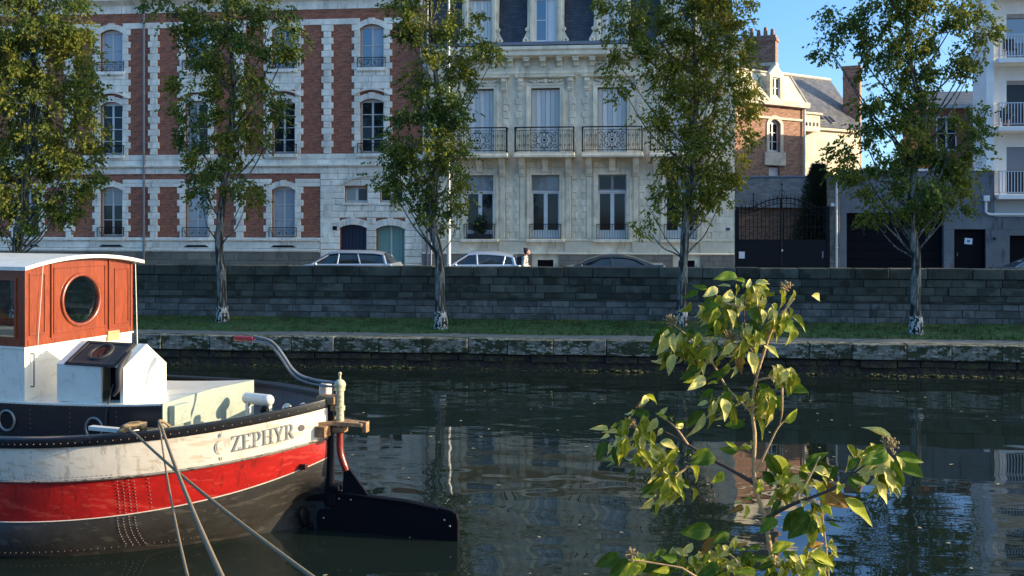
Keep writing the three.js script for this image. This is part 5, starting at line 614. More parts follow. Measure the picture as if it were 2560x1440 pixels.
{ // mooring lines to the near bank
  const ropeTex = tex(64, 256, (u, v) => { const s = Math.sin((u * 1 + v * 16) * 6.283 * 1) * 0.5 + 0.5, n = fbm(u, v, 16, 3); return mulc([0.66, 0.56, 0.42], 0.55 + 0.45 * s + 0.25 * (n - 0.5)); }, null), ropeM = std({ map: ropeTex, roughness: 0.95, bumpMap: ropeTex, bumpScale: 0.004 });
  const bank = [V(-0.63, 2.52, -4.16), V(-1.50, 2.52, -4.16), V(-1.75, 2.52, -4.16)];
  const line = (name, a, b, sag, r, label, wrapPts) => { const P = []; for (let k = 0; k <= 14; k++) { const t = k / 14, p = a.clone().lerp(b, t); p.y -= sag * 4 * t * (1 - t); P.push(p); } const g = tube([...(wrapPts || []), ...P], r, 8, 160); const uv = g.attributes.uv; for (let i = 0; i < uv.count; i++) uv.setXY(i, uv.getY(i), uv.getX(i) * 30); const m = mesh(name, g, ropeM, scene, false); tag(m, label, 'rope', 'mooring lines of the barge'); };
  const A0 = onBoat(-1.90, 1.72, 1.98), B0 = onBoat(-1.60, 1.80, 1.76);
  line('mooring_rope', A0, bank[0], 0.08, 0.015, 'mooring line running down to the lower right from the padded fairlead', [onBoat(-1.80, 1.60, 1.4), onBoat(-1.90, 1.69, 1.82)]);
  line('mooring_rope', B0, bank[1], 0.10, 0.019, 'thicker middle mooring line from the bollard beside the pale cabin end', [onBoat(-1.66, 1.62, 1.42), onBoat(-1.63, 1.76, 1.64)]);
  line('mooring_rope', onBoat(-1.62, 1.76, 1.74), bank[2], 0.2, 0.011, 'thin leftmost mooring line hanging nearly straight down', [onBoat(-1.68, 1.60, 1.45)]);
  const pad = thing('rope_padding', 'pale chafing pad wrapped round the rope at the rail', 'padding', onBoat(-1.95, 1.68, 1.90).toArray(), -13.8 * Math.PI / 180); mesh('padding', tube([[-0.10, -0.04, 0.10], [-0.05, 0.03, 0.06], [0.05, 0.06, -0.02], [0.16, 0.05, -0.12]], (t) => 0.045 + 0.012 * Math.sin(t * 3.14), 10, 16), std({ map: ropeTex, color: lin(1.2, 1.12, 0.98), roughness: 0.95, bumpMap: grain, bumpScale: 0.01 }), pad);
  [['iron mooring ring on the near bank wall at the end of the long line', -0.63], ['iron mooring ring on the near bank wall holding the two short lines', -1.62]].forEach(([l, x]) => { const b = thing('mooring_ring', l, 'ring', [x, 2.56, -4.1], 0, 'near bank rings'); mesh('ring', new THREE.TorusGeometry(0.09, 0.014, 8, 20).translate(0, -0.06, -0.04), M.iron, b); mesh('eye', rbox(-0.03, 0.03, -0.02, 0.06, -0.06, 0.0, 0.01), M.iron, b); });
}
// ---------------------------------------------------------------- quay trees: pale trunks, drooping leaf sprays
const barkTex = tex(256, 512, (u, v) => { const f = fbm(u, v * 0.25, 24, 4, 0.6), n = fbm(u, v, 8, 4), k = sstep(0.35, 0.6, f); return mulc(mix3([0.17, 0.16, 0.14], [0.50, 0.49, 0.45], k), 0.7 + 0.6 * n); }, [0.8, 1.6]);
M.bark = std({ map: barkTex, roughness: 0.95, bumpMap: barkTex, bumpScale: 0.02 });
M.limewash = std({ map: tex(256, 256, (u, v) => { const m = sstep(0.44, 0.5, fbm(u, v * 0.6, 10, 4, 0.6)); return mix3([0.14, 0.12, 0.10], mulc([0.76, 0.75, 0.71], 0.85 + 0.3 * fbm(u, v, 16, 3)), m); }, 0.5), roughness: 0.95, bumpMap: grain, bumpScale: 0.015 });
M.leaf = phy({ vertexColors: true, roughness: 0.7, transmission: 0.5, thickness: 0, ior: 1.3, specularIntensity: 0.25 });
function quayTree(label, px, Z, trunkPx, blobs, o = {}) {
  const b0 = at(px, 545, Z), base = V(b0.x, QUAY + 0.06, Z), t = thing('quay_tree', label, 'tree', base.toArray(), 0, 'trees along the low quay'), W = (x, y, dz = 0) => at(x, y, Z).sub(base).add(V(0, 0, dz)), sc = b0.clone().sub(V(0, EYE, 0)).length() / FPX * 1.0;
  const tp = [V(0, -0.1, 0), ...trunkPx.map(([x, y]) => W(x, y))], r0 = o.r || 0.17;
  const curve = new THREE.CatmullRomCurve3(tp, false, 'centripetal'), TL = tp[tp.length - 1].y;
  mesh('trunk', tube(tp, (s) => Math.max(0.025, r0 * (1 - 0.85 * s) * (1 + 0.35 * Math.exp(-s * 30)) * (1 + 0.05 * Math.sin(s * 60))), 10, 60), M.bark, t);
  mesh('limewashed_base', tube([V(0, -0.08, 0), V(0.005, 0.25, 0), curve.getPointAt(0.07)].map((p, i) => (i === 2 ? V(p.x, 0.55, p.z) : p)), (s) => r0 * (1.42 - 0.28 * s), 10, 12), M.limewash, t);
  const P = [], C = [], limbs = [], twigs = [];
  const leaf = (p, s, dir, tone) => { const a = rr(0, 6.283), w = V(Math.cos(a), rr(-0.3, 0.3), Math.sin(a)), d = dir.clone().addScaledVector(w, 0.55).normalize(), side = V(gauss(), gauss() * 0.6, gauss()).cross(d).normalize().multiplyScalar(s * 0.36), m = p.clone().addScaledVector(d, s * 0.42), e = p.clone().addScaledVector(d, s); P.push(p.x, p.y, p.z, m.x + side.x, m.y + side.y, m.z + side.z, e.x, e.y, e.z, p.x, p.y, p.z, e.x, e.y, e.z, m.x - side.x, m.y - side.y, m.z - side.z); const k = rr(0.75, 1.3), y = tone + gauss() * 0.22, c = y > 0.85 ? [0.30, 0.22, 0.035] : [lerp(0.06, 0.42, clamp(y)), lerp(0.125, 0.36, clamp(y)), 0.035]; for (let q = 0; q < 6; q++) C.push(c[0] * k, c[1] * k, c[2] * k); };
  const all = [...blobs]; for (const [dy, f] of [[-45, 0.7], [-100, 0.4], [-140, 0.18]]) all.push([trunkPx[trunkPx.length - 1][0] + rr(-20, 20), dy, 110 * f * (o.top || 1), 50], ...(f > 0.4 ? [[trunkPx[trunkPx.length - 1][0] + rr(-90, -50) * f, dy + rr(-30, 30), 70 * f, 60], [trunkPx[trunkPx.length - 1][0] + rr(50, 90) * f, dy + rr(-30, 30), 70 * f, 60]] : []));
  for (const [x, y, rx, ry] of all) {
    const spread = Math.max(0, 1 - Math.abs(x - px) / 170), dz = gauss() * 0.9 * spread, c = W(x, y, dz), R = V(rx * sc, ry * sc, (rx * 0.55 + ry * 0.35) * sc * 1.05), area = Math.PI * R.x * R.y, n = Math.round(area * (o.density || 46) * 2.2), tone = (o.tone ?? 0.3) + rr(-0.15, 0.15);
    { // limb from the trunk up to the clump
      const hd = Math.hypot(c.x, c.z), ty = clamp(c.y - 0.7 - hd * 1.1, 2.2, TL * 0.97); let lo = 0, hi = 1; for (let k = 0; k < 20; k++) { const m = (lo + hi) / 2; curve.getPointAt(m).y < ty ? (lo = m) : (hi = m); } const s = curve.getPointAt(lo), m1 = s.clone().lerp(c, 0.5).add(V(gauss() * 0.12, -0.15 - hd * 0.06, gauss() * 0.12)); limbs.push(tube([s, s.clone().lerp(m1, 0.5).add(V(gauss() * 0.06, 0.02, gauss() * 0.06)), m1, c, c.clone().add(V((c.x - s.x) * 0.12, R.y * 0.6, 0))], (q) => Math.max(0.006, (0.018 + 0.013 * Math.min(1.5, hd)) * (1 - 0.85 * q)), 6, 16)); }
    const clumps = Array.from({ length: Math.max(3, Math.round(area * 3.6)) }, () => { let u; do { u = V(rr(-1, 1), rr(-1, 1), rr(-1, 1)); } while (u.length() > 1); if (u.length() < 0.5) u.normalize().multiplyScalar(rr(0.5, 1)); return u; });
    for (let i = 0; i < n; i++) {
      let u; if (rnd() < 0.74) { const k = clumps[Math.floor(rnd() * clumps.length)]; u = V(k.x + gauss() * 0.2 / Math.max(0.4, R.x), k.y + gauss() * 0.2 / Math.max(0.4, R.y), k.z + gauss() * 0.2 / Math.max(0.4, R.z)); } else do { u = V(rr(-1, 1), rr(-1, 1), rr(-1, 1)); } while (u.length() > 1); if (u.length() < 0.55 && rnd() < 0.5) u.normalize().multiplyScalar(rr(0.6, 1.0)); if (rnd() < 0.08) u.multiplyScalar(1.22);
      const p = V(c.x + u.x * R.x, c.y + u.y * R.y, c.z + u.z * R.z), L = rr(0.15, 0.42), lean = V(u.x * 0.6 + gauss() * 0.5, -0.5 + gauss() * 0.6, u.z * 0.6 + gauss() * 0.5).normalize(), q = p.clone(), st = tone + gauss() * 0.18, k = Math.round(L * 24);
      if (i % 9 === 0) twigs.push(bar(c.clone().lerp(p, 0.35), p, 0.007, 3, 0.004), bar(p, p.clone().addScaledVector(lean, L), 0.004, 3, 0.002));
      for (let j = 0; j < k; j++) { q.addScaledVector(lean, L / k); leaf(q.clone().add(V(gauss() * 0.05, gauss() * 0.03, gauss() * 0.05)), rr(0.075, 0.125), lean, st); }
    }
  }
  mesh('limbs', limbs, M.bark, t); mesh('twigs', twigs, M.bark, t).userData = { kind: 'stuff' };
  const g = new THREE.BufferGeometry(); g.setAttribute('position', new THREE.Float32BufferAttribute(P, 3)); g.setAttribute('color', new THREE.Float32BufferAttribute(C, 3)); g.computeVertexNormals();
  mesh('crown', g, M.leaf, t, false);
  return t;
}
quayTree('broad green quay tree rising behind the wheelhouse at the far left', 42, -30.9, [[42, 640], [45, 590], [60, 470], [80, 330], [85, 150], [80, -40], [80, -130]], [[60, 40, 150, 80], [160, 60, 60, 60], [190, 120, 55, 55], [60, 130, 130, 70], [20, 220, 90, 80], [150, 190, 80, 60], [215, 235, 38, 60], [110, 270, 110, 70], [225, 320, 48, 42], [195, 370, 70, 55], [70, 370, 110, 70], [160, 440, 70, 55], [205, 430, 40, 40], [70, 470, 80, 60], [120, 510, 70, 45], [40, 560, 55, 40], [165, 515, 28, 30], [30, 40, 90, 60], [-40, 150, 90, 120], [-40, 330, 80, 120], [-30, 480, 60, 80]], { r: 0.19, tone: 0.27, density: 40 });
quayTree('quay tree standing nearest the tiller, in front of the brick house', 556, -32.5, [[554, 700], [548, 610], [556, 500], [570, 380], [585, 220], [570, 60], [575, -130]], [[430, 35, 55, 35], [400, 10, 40, 25], [500, 45, 70, 45], [590, 50, 80, 50], [680, 40, 70, 40], [735, 90, 38, 45], [700, 110, 50, 45], [540, 110, 75, 55], [620, 140, 70, 50], [510, 190, 60, 55], [590, 210, 75, 55], [640, 230, 45, 45], [505, 275, 55, 50], [570, 300, 70, 50], [640, 310, 42, 45], [495, 340, 40, 38], [600, 370, 60, 45], [540, 390, 50, 40], [575, 440, 55, 40], [515, 440, 40, 45], [495, 490, 22, 30], [625, 490, 24, 42], [605, 470, 30, 30], [695, 270, 26, 30], [705, 300, 20, 24], [470, 90, 35, 35]], { tone: 0.26, density: 44 });
quayTree('slender quay tree beside the white lamp post', 1102, -31.7, [[1100, 740], [1098, 640], [1080, 560], [1088, 450], [1105, 300], [1080, 120], [1075, -130]], [[1010, 8, 45, 20], [1075, 35, 75, 45], [1150, 40, 35, 45], [1155, 95, 50, 40], [1060, 95, 60, 45], [1215, 125, 45, 26], [1240, 140, 20, 20], [1025, 80, 25, 30], [1090, 165, 65, 45], [1035, 200, 35, 40], [1150, 190, 40, 45], [1095, 235, 70, 45], [1050, 260, 50, 35], [1145, 265, 45, 45], [1070, 305, 75, 42], [1000, 345, 50, 38], [1130, 335, 60, 45], [1070, 370, 80, 42], [975, 400, 45, 35], [1150, 400, 45, 40], [1040, 425, 70, 42], [1110, 440, 65, 42], [960, 440, 35, 26], [1000, 470, 40, 32], [1090, 495, 50, 36], [1150, 480, 28, 40], [1050, 490, 40, 35], [1145, 540, 18, 30], [1090, 545, 30, 28]], { tone: 0.26, density: 50 });
quayTree('dense quay tree standing behind the foreground shrub', 1703, -32.8, [[1706, 720], [1712, 600], [1716, 520], [1735, 400], [1740, 240], [1735, 80], [1735, -130]], [[1600, 30, 80, 45], [1530, 30, 35, 40], [1690, 40, 80, 50], [1780, 40, 75, 50], [1840, 30, 35, 60], [1560, 90, 45, 45], [1650, 100, 75, 50], [1740, 110, 80, 50], [1830, 110, 50, 55], [1545, 160, 38, 36], [1545, 205, 26, 40], [1640, 170, 55, 45], [1720, 180, 75, 50], [1810, 180, 65, 50], [1868, 190, 36, 48], [1880, 240, 22, 26], [1690, 240, 75, 48], [1770, 250, 70, 48], [1840, 260, 45, 42], [1620, 295, 50, 28], [1700, 300, 70, 45], [1780, 320, 65, 45], [1850, 345, 35, 30], [1690, 365, 60, 45], [1760, 385, 65, 45], [1820, 400, 45, 40], [1680, 430, 48, 40], [1740, 450, 65, 42], [1795, 455, 45, 45], [1650, 470, 26, 26], [1690, 490, 45, 32], [1750, 505, 45, 32], [1805, 500, 20, 20], [1625, 525, 16, 22], [1610, 560, 22, 20], [1720, 540, 30, 24]], { tone: 0.48, density: 50 });
const t5 = quayTree('open-crowned quay tree against the blue sky at the right', 2290, -31.75, [[2288, 740], [2290, 640], [2278, 560], [2285, 430], [2310, 300], [2275, 150], [2270, -130]], [[2085, 50, 45, 35], [2150, 60, 50, 30], [2060, 110, 22, 26], [2075, 135, 16, 18], [2210, 30, 70, 35], [2310, 30, 70, 40], [2400, 30, 50, 40], [2455, 45, 35, 45], [2470, 95, 22, 26], [2210, 95, 50, 40], [2280, 100, 50, 48], [2350, 90, 45, 45], [2260, 160, 48, 45], [2310, 190, 35, 50], [2380, 145, 36, 36], [2430, 130, 32, 34], [2195, 160, 30, 36], [2230, 225, 50, 42], [2290, 260, 45, 45], [2180, 245, 30, 26], [2420, 190, 22, 24], [2200, 290, 55, 36], [2150, 330, 45, 30], [2280, 330, 65, 42], [2350, 310, 48, 36], [2410, 300, 42, 30], [2440, 340, 30, 32], [2120, 370, 36, 26], [2200, 380, 65, 40], [2290, 400, 70, 42], [2370, 380, 60, 40], [2430, 400, 40, 40], [2120, 410, 40, 28], [2190, 450, 62, 40], [2270, 470, 65, 40], [2350, 460, 60, 40], [2410, 450, 36, 34], [2210, 510, 50, 36], [2290, 530, 55, 34], [2360, 510, 42, 30], [2180, 545, 24, 16]], { tone: 0.28, density: 54 });
// the row goes on to the right, outside the picture: these trees shade the quay
[[29, -31.9, 0.6], [34.5, -32.3, 2.4]].forEach(([x, z, a], i) => { const c = t5.clone(); c.name = numbered('quay_tree'); c.position.set(x, QUAY + 0.06, z); c.rotation.y = a; c.scale.set(1.15, 1.12, 1.15); c.userData = { label: ['nearer', 'farther'][i] + ' quay tree beyond the right edge of the picture', category: 'tree', group: 'trees along the low quay' }; scene.add(c); });
// ---------------------------------------------------------------- foreground shrub on the near bank
{
  const D = 2.35, p0 = atDepth(1945, 1440, D), base = V(p0.x + 0.02, 2.88, p0.z), sh = thing('foreground_shrub', 'young sunlit shrub with drooping oval leaves on the near bank', 'shrub', base.toArray());
  const W = (x, y, dd = 0) => atDepth(x, y, D + dd).sub(base), mm = D / FPX;
  const stemM = std({ map: tex(64, 256, (u, v) => mulc(mix3([0.60, 0.47, 0.32], [0.74, 0.62, 0.44], fbm(u, v, 8, 4)), 0.85 + 0.3 * vn(u * 32, v * 64, 64)), 0.2), roughness: 0.75 }), darkStem = std({ color: lin(0.055, 0.035, 0.028), roughness: 0.8 });
  const stem = (pts, r0, r1, m = stemM, name = 'stem') => mesh(name, tube(pts, (t) => lerp(r0, r1, t), 7, pts.length * 5), m, sh);
  stem([V(0, -0.02, 0), V(0.0, 0.4, 0.01), W(1937, 1440), W(1924, 1364), W(1911, 1294), W(1889, 1223), W(1884, 1169), W(1887, 1088), W(1881, 1034), W(1889, 952), W(1906, 893), W(1933, 817), W(1968, 768), W(1985, 745)], 0.010, 0.0028);
  const br = [
    [[1876, 1028], [1819, 971, 0.03], [1773, 896, 0.05], [1711, 833, 0.06], [1673, 806, 0.06]], [[1887, 947], [1868, 877, -0.02], [1860, 790, -0.03], [1864, 735, -0.03]], [[1864, 770, -0.03], [1810, 755, -0.02], [1780, 725, 0]],
    [[1884, 1207], [1819, 1169, 0.04], [1776, 1147, 0.06], [1720, 1112, 0.08], [1657, 1077, 0.09], [1620, 1060, 0.1], [1540, 1072, 0.1]], [[1720, 1112, 0.08], [1690, 1070, 0.08], [1655, 1040, 0.07]],
    [[1720, 1165, 0.08], [1680, 1200, 0.06], [1640, 1235, 0.05]], [[1776, 1147, 0.06], [1725, 1165, 0.07], [1690, 1185, 0.07]],
    [[1911, 1299], [1981, 1261, -0.04], [2079, 1223, -0.08], [2139, 1180, -0.1], [2209, 1126, -0.12]], [[1892, 1180], [1922, 1115, 0.01], [1952, 1061, 0.02], [1992, 1034, 0.02]],
    [[1889, 952], [1930, 945, -0.02], [1955, 960, -0.03]], [[1955, 965, -0.03], [1955, 1030, -0.03], [1950, 1060, -0.01]], [[1981, 1261, -0.04], [2020, 1200, -0.03], [2050, 1140, -0.02]],
  ];
  br.forEach((b, i) => stem(b.map((q) => W(q[0], q[1], q[2] || 0)), i === 3 || i === 7 ? 0.0052 : 0.0032, 0.0014, i === 1 || i === 3 || i === 7 ? darkStem : stemM, 'branch'));
  stem([V(0.06, -0.02, 0.01), V(0.11, 0.4, 0), W(2071, 1437), W(2063, 1353), W(2057, 1299), W(2052, 1250)], 0.005, 0.0018, stemM, 'branch');
  stem([V(-0.03, -0.02, 0.04), V(-0.12, 0.4, 0.05), W(1740, 1440, -0.1), W(1650, 1410, -0.1), W(1570, 1400, -0.1)], 0.006, 0.0018, stemM, 'branch'); stem([V(-0.01, 0.2, 0.03), V(-0.06, 0.6, 0.03), W(1850, 1410, -0.06), W(1800, 1370, -0.05)], 0.005, 0.0018, stemM, 'branch');
  // four leaf shapes, folded along the midrib and arched
  const leafGeo = (wd, arch, fold, wave) => { const n = 9, P = [], U = [], I = []; for (let i = 0; i <= n; i++) { const t = i / n, w = wd * Math.pow(Math.sin(Math.PI * Math.pow(t, 0.72)), 0.9) * (1 - 0.22 * t) * 0.5 + (t > 0.96 ? 0 : 0.004); for (let k = -2; k <= 2; k++) { const s = k / 2; P.push(s * w, t - 0.06 * arch * t * t, -arch * t * t * 0.55 + fold * Math.abs(s) * w * 1.6 + wave * Math.sin(t * 9 + k) * w * 0.3); U.push(0.5 + s * w, t); } } for (let i = 0; i < n; i++) for (let k = 0; k < 4; k++) { const a = i * 5 + k; I.push(a, a + 1, a + 5, a + 1, a + 6, a + 5); } const g = new THREE.BufferGeometry(); g.setAttribute('position', new THREE.Float32BufferAttribute(P, 3)); g.setAttribute('uv', new THREE.Float32BufferAttribute(U, 2)); g.setIndex(I); g.computeVertexNormals(); return g; };
  const LG = [leafGeo(0.62, 0.5, 0.4, 0.45), leafGeo(0.55, 0.95, 0.55, 0.55), leafGeo(0.70, 0.3, 0.3, 0.5), leafGeo(0.46, 1.2, 0.7, 0.6)];
  const vein = (a, b, spot) => tex(128, 256, (u, v) => { const x = u - 0.5, mid = Math.abs(x) < 0.012 ? 1 : 0, q = (v - Math.abs(x) * 0.9) * 9, ve = Math.pow(Math.abs(Math.sin(q * Math.PI)), 30) * 0.5, n = fbm(u, v, 6, 4), s = sstep(0.66, 0.74, fbm(u + 0.3, v, 7, 4)) * spot; return mix3(mix3(mulc(a, 0.8 + 0.4 * n), b, Math.max(mid, ve)), [0.40, 0.27, 0.12], s); }, null);
  const lm = (m, tr) => phy({ map: m, roughness: 0.6, transmission: tr, thickness: 0, ior: 1.35, specularIntensity: 0.4, bumpMap: m, bumpScale: 0.002 });
  const LM = { g: lm(vein([0.36, 0.47, 0.13], [0.45, 0.52, 0.24], 0.3), 0.4), d: lm(vein([0.29, 0.38, 0.11], [0.40, 0.46, 0.2], 0.25), 0.3), y: lm(vein([0.64, 0.66, 0.17], [0.72, 0.72, 0.36], 0.5), 0.40), p: lm(vein([0.80, 0.76, 0.44], [0.82, 0.78, 0.55], 0.25), 0.22), b: lm(vein([0.56, 0.42, 0.20], [0.68, 0.55, 0.32], 0.9), 0.22) };  // leaf tones; pale and yellow carry sunlit brightness in the colour, dark carries shade
  const zm = { A: [1590, 670, 5.333], B: [1470, 930, 3.891], C: [1860, 900, 3.6], D: [1470, 1240, 3.368] };
  const leaves = {
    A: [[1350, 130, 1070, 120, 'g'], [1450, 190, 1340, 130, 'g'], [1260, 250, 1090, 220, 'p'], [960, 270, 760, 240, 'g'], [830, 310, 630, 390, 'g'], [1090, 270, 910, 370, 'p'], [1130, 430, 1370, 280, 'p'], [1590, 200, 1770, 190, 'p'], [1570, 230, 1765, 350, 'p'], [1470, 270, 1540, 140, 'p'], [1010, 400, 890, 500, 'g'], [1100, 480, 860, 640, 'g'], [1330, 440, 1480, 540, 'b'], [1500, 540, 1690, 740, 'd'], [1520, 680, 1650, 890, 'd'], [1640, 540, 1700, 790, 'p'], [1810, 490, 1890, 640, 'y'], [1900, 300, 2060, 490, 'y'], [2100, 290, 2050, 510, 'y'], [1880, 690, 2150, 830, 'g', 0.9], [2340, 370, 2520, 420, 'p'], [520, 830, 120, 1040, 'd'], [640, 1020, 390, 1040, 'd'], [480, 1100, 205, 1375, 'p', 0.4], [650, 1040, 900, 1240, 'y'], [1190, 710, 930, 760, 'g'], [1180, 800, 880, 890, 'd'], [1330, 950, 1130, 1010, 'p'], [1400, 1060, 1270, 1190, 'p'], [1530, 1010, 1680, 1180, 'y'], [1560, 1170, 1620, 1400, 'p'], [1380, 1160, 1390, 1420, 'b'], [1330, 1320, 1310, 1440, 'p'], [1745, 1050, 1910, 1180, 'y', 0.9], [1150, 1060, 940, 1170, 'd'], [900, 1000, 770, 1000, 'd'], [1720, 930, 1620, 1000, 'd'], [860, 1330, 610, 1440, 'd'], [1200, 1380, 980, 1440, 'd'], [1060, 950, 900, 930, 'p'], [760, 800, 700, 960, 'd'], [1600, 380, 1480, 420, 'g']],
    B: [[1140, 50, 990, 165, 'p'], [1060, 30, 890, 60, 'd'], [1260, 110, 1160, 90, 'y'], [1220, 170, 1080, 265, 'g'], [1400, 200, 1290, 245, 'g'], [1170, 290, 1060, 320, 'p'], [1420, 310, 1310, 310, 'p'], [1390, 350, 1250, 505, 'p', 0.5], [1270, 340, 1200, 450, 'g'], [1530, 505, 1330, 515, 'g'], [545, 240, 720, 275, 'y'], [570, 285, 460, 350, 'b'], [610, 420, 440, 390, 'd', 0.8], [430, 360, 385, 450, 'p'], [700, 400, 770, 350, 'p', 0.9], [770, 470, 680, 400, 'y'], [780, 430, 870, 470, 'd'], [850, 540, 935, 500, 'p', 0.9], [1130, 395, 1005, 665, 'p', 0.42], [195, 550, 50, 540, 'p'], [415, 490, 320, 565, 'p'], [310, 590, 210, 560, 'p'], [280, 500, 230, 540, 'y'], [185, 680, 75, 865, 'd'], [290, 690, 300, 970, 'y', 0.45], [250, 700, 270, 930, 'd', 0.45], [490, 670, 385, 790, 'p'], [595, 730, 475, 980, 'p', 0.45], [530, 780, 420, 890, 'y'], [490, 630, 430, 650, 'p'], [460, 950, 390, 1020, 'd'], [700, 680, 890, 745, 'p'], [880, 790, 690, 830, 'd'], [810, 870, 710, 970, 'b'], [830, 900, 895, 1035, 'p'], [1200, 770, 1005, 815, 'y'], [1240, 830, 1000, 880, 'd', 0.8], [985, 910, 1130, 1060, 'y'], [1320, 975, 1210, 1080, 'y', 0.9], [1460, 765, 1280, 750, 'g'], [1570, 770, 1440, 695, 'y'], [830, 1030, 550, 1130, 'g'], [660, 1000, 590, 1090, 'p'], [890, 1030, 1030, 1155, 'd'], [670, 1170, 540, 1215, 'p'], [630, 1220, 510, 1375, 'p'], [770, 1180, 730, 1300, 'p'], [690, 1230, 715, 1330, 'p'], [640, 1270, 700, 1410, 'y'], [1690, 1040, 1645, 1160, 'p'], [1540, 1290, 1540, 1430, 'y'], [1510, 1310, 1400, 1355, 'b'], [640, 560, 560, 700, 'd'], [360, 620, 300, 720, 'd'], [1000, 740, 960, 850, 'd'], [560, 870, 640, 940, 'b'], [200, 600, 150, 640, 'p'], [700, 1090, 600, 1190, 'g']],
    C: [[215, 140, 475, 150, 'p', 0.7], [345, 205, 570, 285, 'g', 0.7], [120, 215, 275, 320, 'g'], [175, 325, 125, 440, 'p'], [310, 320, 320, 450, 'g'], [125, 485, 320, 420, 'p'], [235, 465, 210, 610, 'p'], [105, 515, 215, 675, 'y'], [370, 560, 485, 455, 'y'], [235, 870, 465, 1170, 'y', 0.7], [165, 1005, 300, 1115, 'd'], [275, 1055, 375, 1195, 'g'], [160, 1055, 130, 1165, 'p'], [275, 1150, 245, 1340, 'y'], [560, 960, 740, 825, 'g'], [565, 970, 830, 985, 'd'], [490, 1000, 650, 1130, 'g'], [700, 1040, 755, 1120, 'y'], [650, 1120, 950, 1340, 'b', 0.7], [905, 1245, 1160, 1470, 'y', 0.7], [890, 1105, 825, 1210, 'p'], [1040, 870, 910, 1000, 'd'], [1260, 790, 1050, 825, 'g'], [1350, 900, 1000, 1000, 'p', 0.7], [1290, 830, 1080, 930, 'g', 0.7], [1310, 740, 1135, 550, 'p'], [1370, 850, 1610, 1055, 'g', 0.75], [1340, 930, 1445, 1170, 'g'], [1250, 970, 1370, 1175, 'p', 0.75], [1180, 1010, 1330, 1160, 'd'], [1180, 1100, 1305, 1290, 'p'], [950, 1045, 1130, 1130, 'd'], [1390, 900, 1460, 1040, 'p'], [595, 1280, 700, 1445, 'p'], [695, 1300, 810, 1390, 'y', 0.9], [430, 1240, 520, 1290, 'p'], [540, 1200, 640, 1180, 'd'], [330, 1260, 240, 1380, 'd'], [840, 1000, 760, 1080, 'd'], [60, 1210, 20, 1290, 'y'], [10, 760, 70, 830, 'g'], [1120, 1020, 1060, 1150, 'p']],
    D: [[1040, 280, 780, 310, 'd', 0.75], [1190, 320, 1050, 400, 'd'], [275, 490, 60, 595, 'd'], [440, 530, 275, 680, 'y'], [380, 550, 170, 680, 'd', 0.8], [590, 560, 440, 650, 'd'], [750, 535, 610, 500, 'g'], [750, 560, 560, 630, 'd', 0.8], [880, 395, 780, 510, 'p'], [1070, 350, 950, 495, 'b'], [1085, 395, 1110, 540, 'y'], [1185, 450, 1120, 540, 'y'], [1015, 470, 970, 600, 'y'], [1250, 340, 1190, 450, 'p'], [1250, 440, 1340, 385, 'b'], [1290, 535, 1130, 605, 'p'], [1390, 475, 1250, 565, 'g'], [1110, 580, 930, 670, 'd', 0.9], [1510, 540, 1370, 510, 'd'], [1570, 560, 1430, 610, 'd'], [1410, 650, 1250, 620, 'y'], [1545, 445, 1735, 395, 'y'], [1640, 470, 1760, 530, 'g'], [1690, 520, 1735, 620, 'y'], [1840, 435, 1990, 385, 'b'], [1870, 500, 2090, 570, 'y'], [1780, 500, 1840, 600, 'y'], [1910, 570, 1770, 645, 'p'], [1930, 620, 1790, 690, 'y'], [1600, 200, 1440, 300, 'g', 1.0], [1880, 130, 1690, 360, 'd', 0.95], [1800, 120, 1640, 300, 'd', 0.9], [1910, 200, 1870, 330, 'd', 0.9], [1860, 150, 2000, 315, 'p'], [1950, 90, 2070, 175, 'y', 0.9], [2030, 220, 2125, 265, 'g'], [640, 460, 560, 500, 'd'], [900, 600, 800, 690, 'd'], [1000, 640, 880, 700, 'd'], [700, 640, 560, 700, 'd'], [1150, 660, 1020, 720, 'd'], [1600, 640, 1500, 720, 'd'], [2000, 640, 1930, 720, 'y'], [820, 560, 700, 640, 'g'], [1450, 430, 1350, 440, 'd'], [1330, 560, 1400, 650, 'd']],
  };
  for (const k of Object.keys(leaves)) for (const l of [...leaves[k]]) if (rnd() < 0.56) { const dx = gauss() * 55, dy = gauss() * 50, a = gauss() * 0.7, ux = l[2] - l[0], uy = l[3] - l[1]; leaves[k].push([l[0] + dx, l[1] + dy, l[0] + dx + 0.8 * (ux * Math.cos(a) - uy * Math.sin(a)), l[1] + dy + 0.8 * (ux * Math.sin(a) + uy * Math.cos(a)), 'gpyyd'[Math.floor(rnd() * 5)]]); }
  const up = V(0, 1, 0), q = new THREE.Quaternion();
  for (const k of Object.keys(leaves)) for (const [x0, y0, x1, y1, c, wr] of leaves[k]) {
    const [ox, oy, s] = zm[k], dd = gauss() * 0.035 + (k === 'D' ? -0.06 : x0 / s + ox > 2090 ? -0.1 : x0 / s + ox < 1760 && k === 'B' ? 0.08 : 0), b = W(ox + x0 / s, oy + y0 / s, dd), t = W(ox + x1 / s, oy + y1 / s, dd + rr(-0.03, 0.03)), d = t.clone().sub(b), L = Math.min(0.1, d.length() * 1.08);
    const m = new THREE.Mesh(LG[wr ? (wr > 0.6 ? 2 : 3) : Math.floor(rnd() * 4)], LM[c]); m.name = 'leaf'; m.castShadow = m.receiveShadow = true;
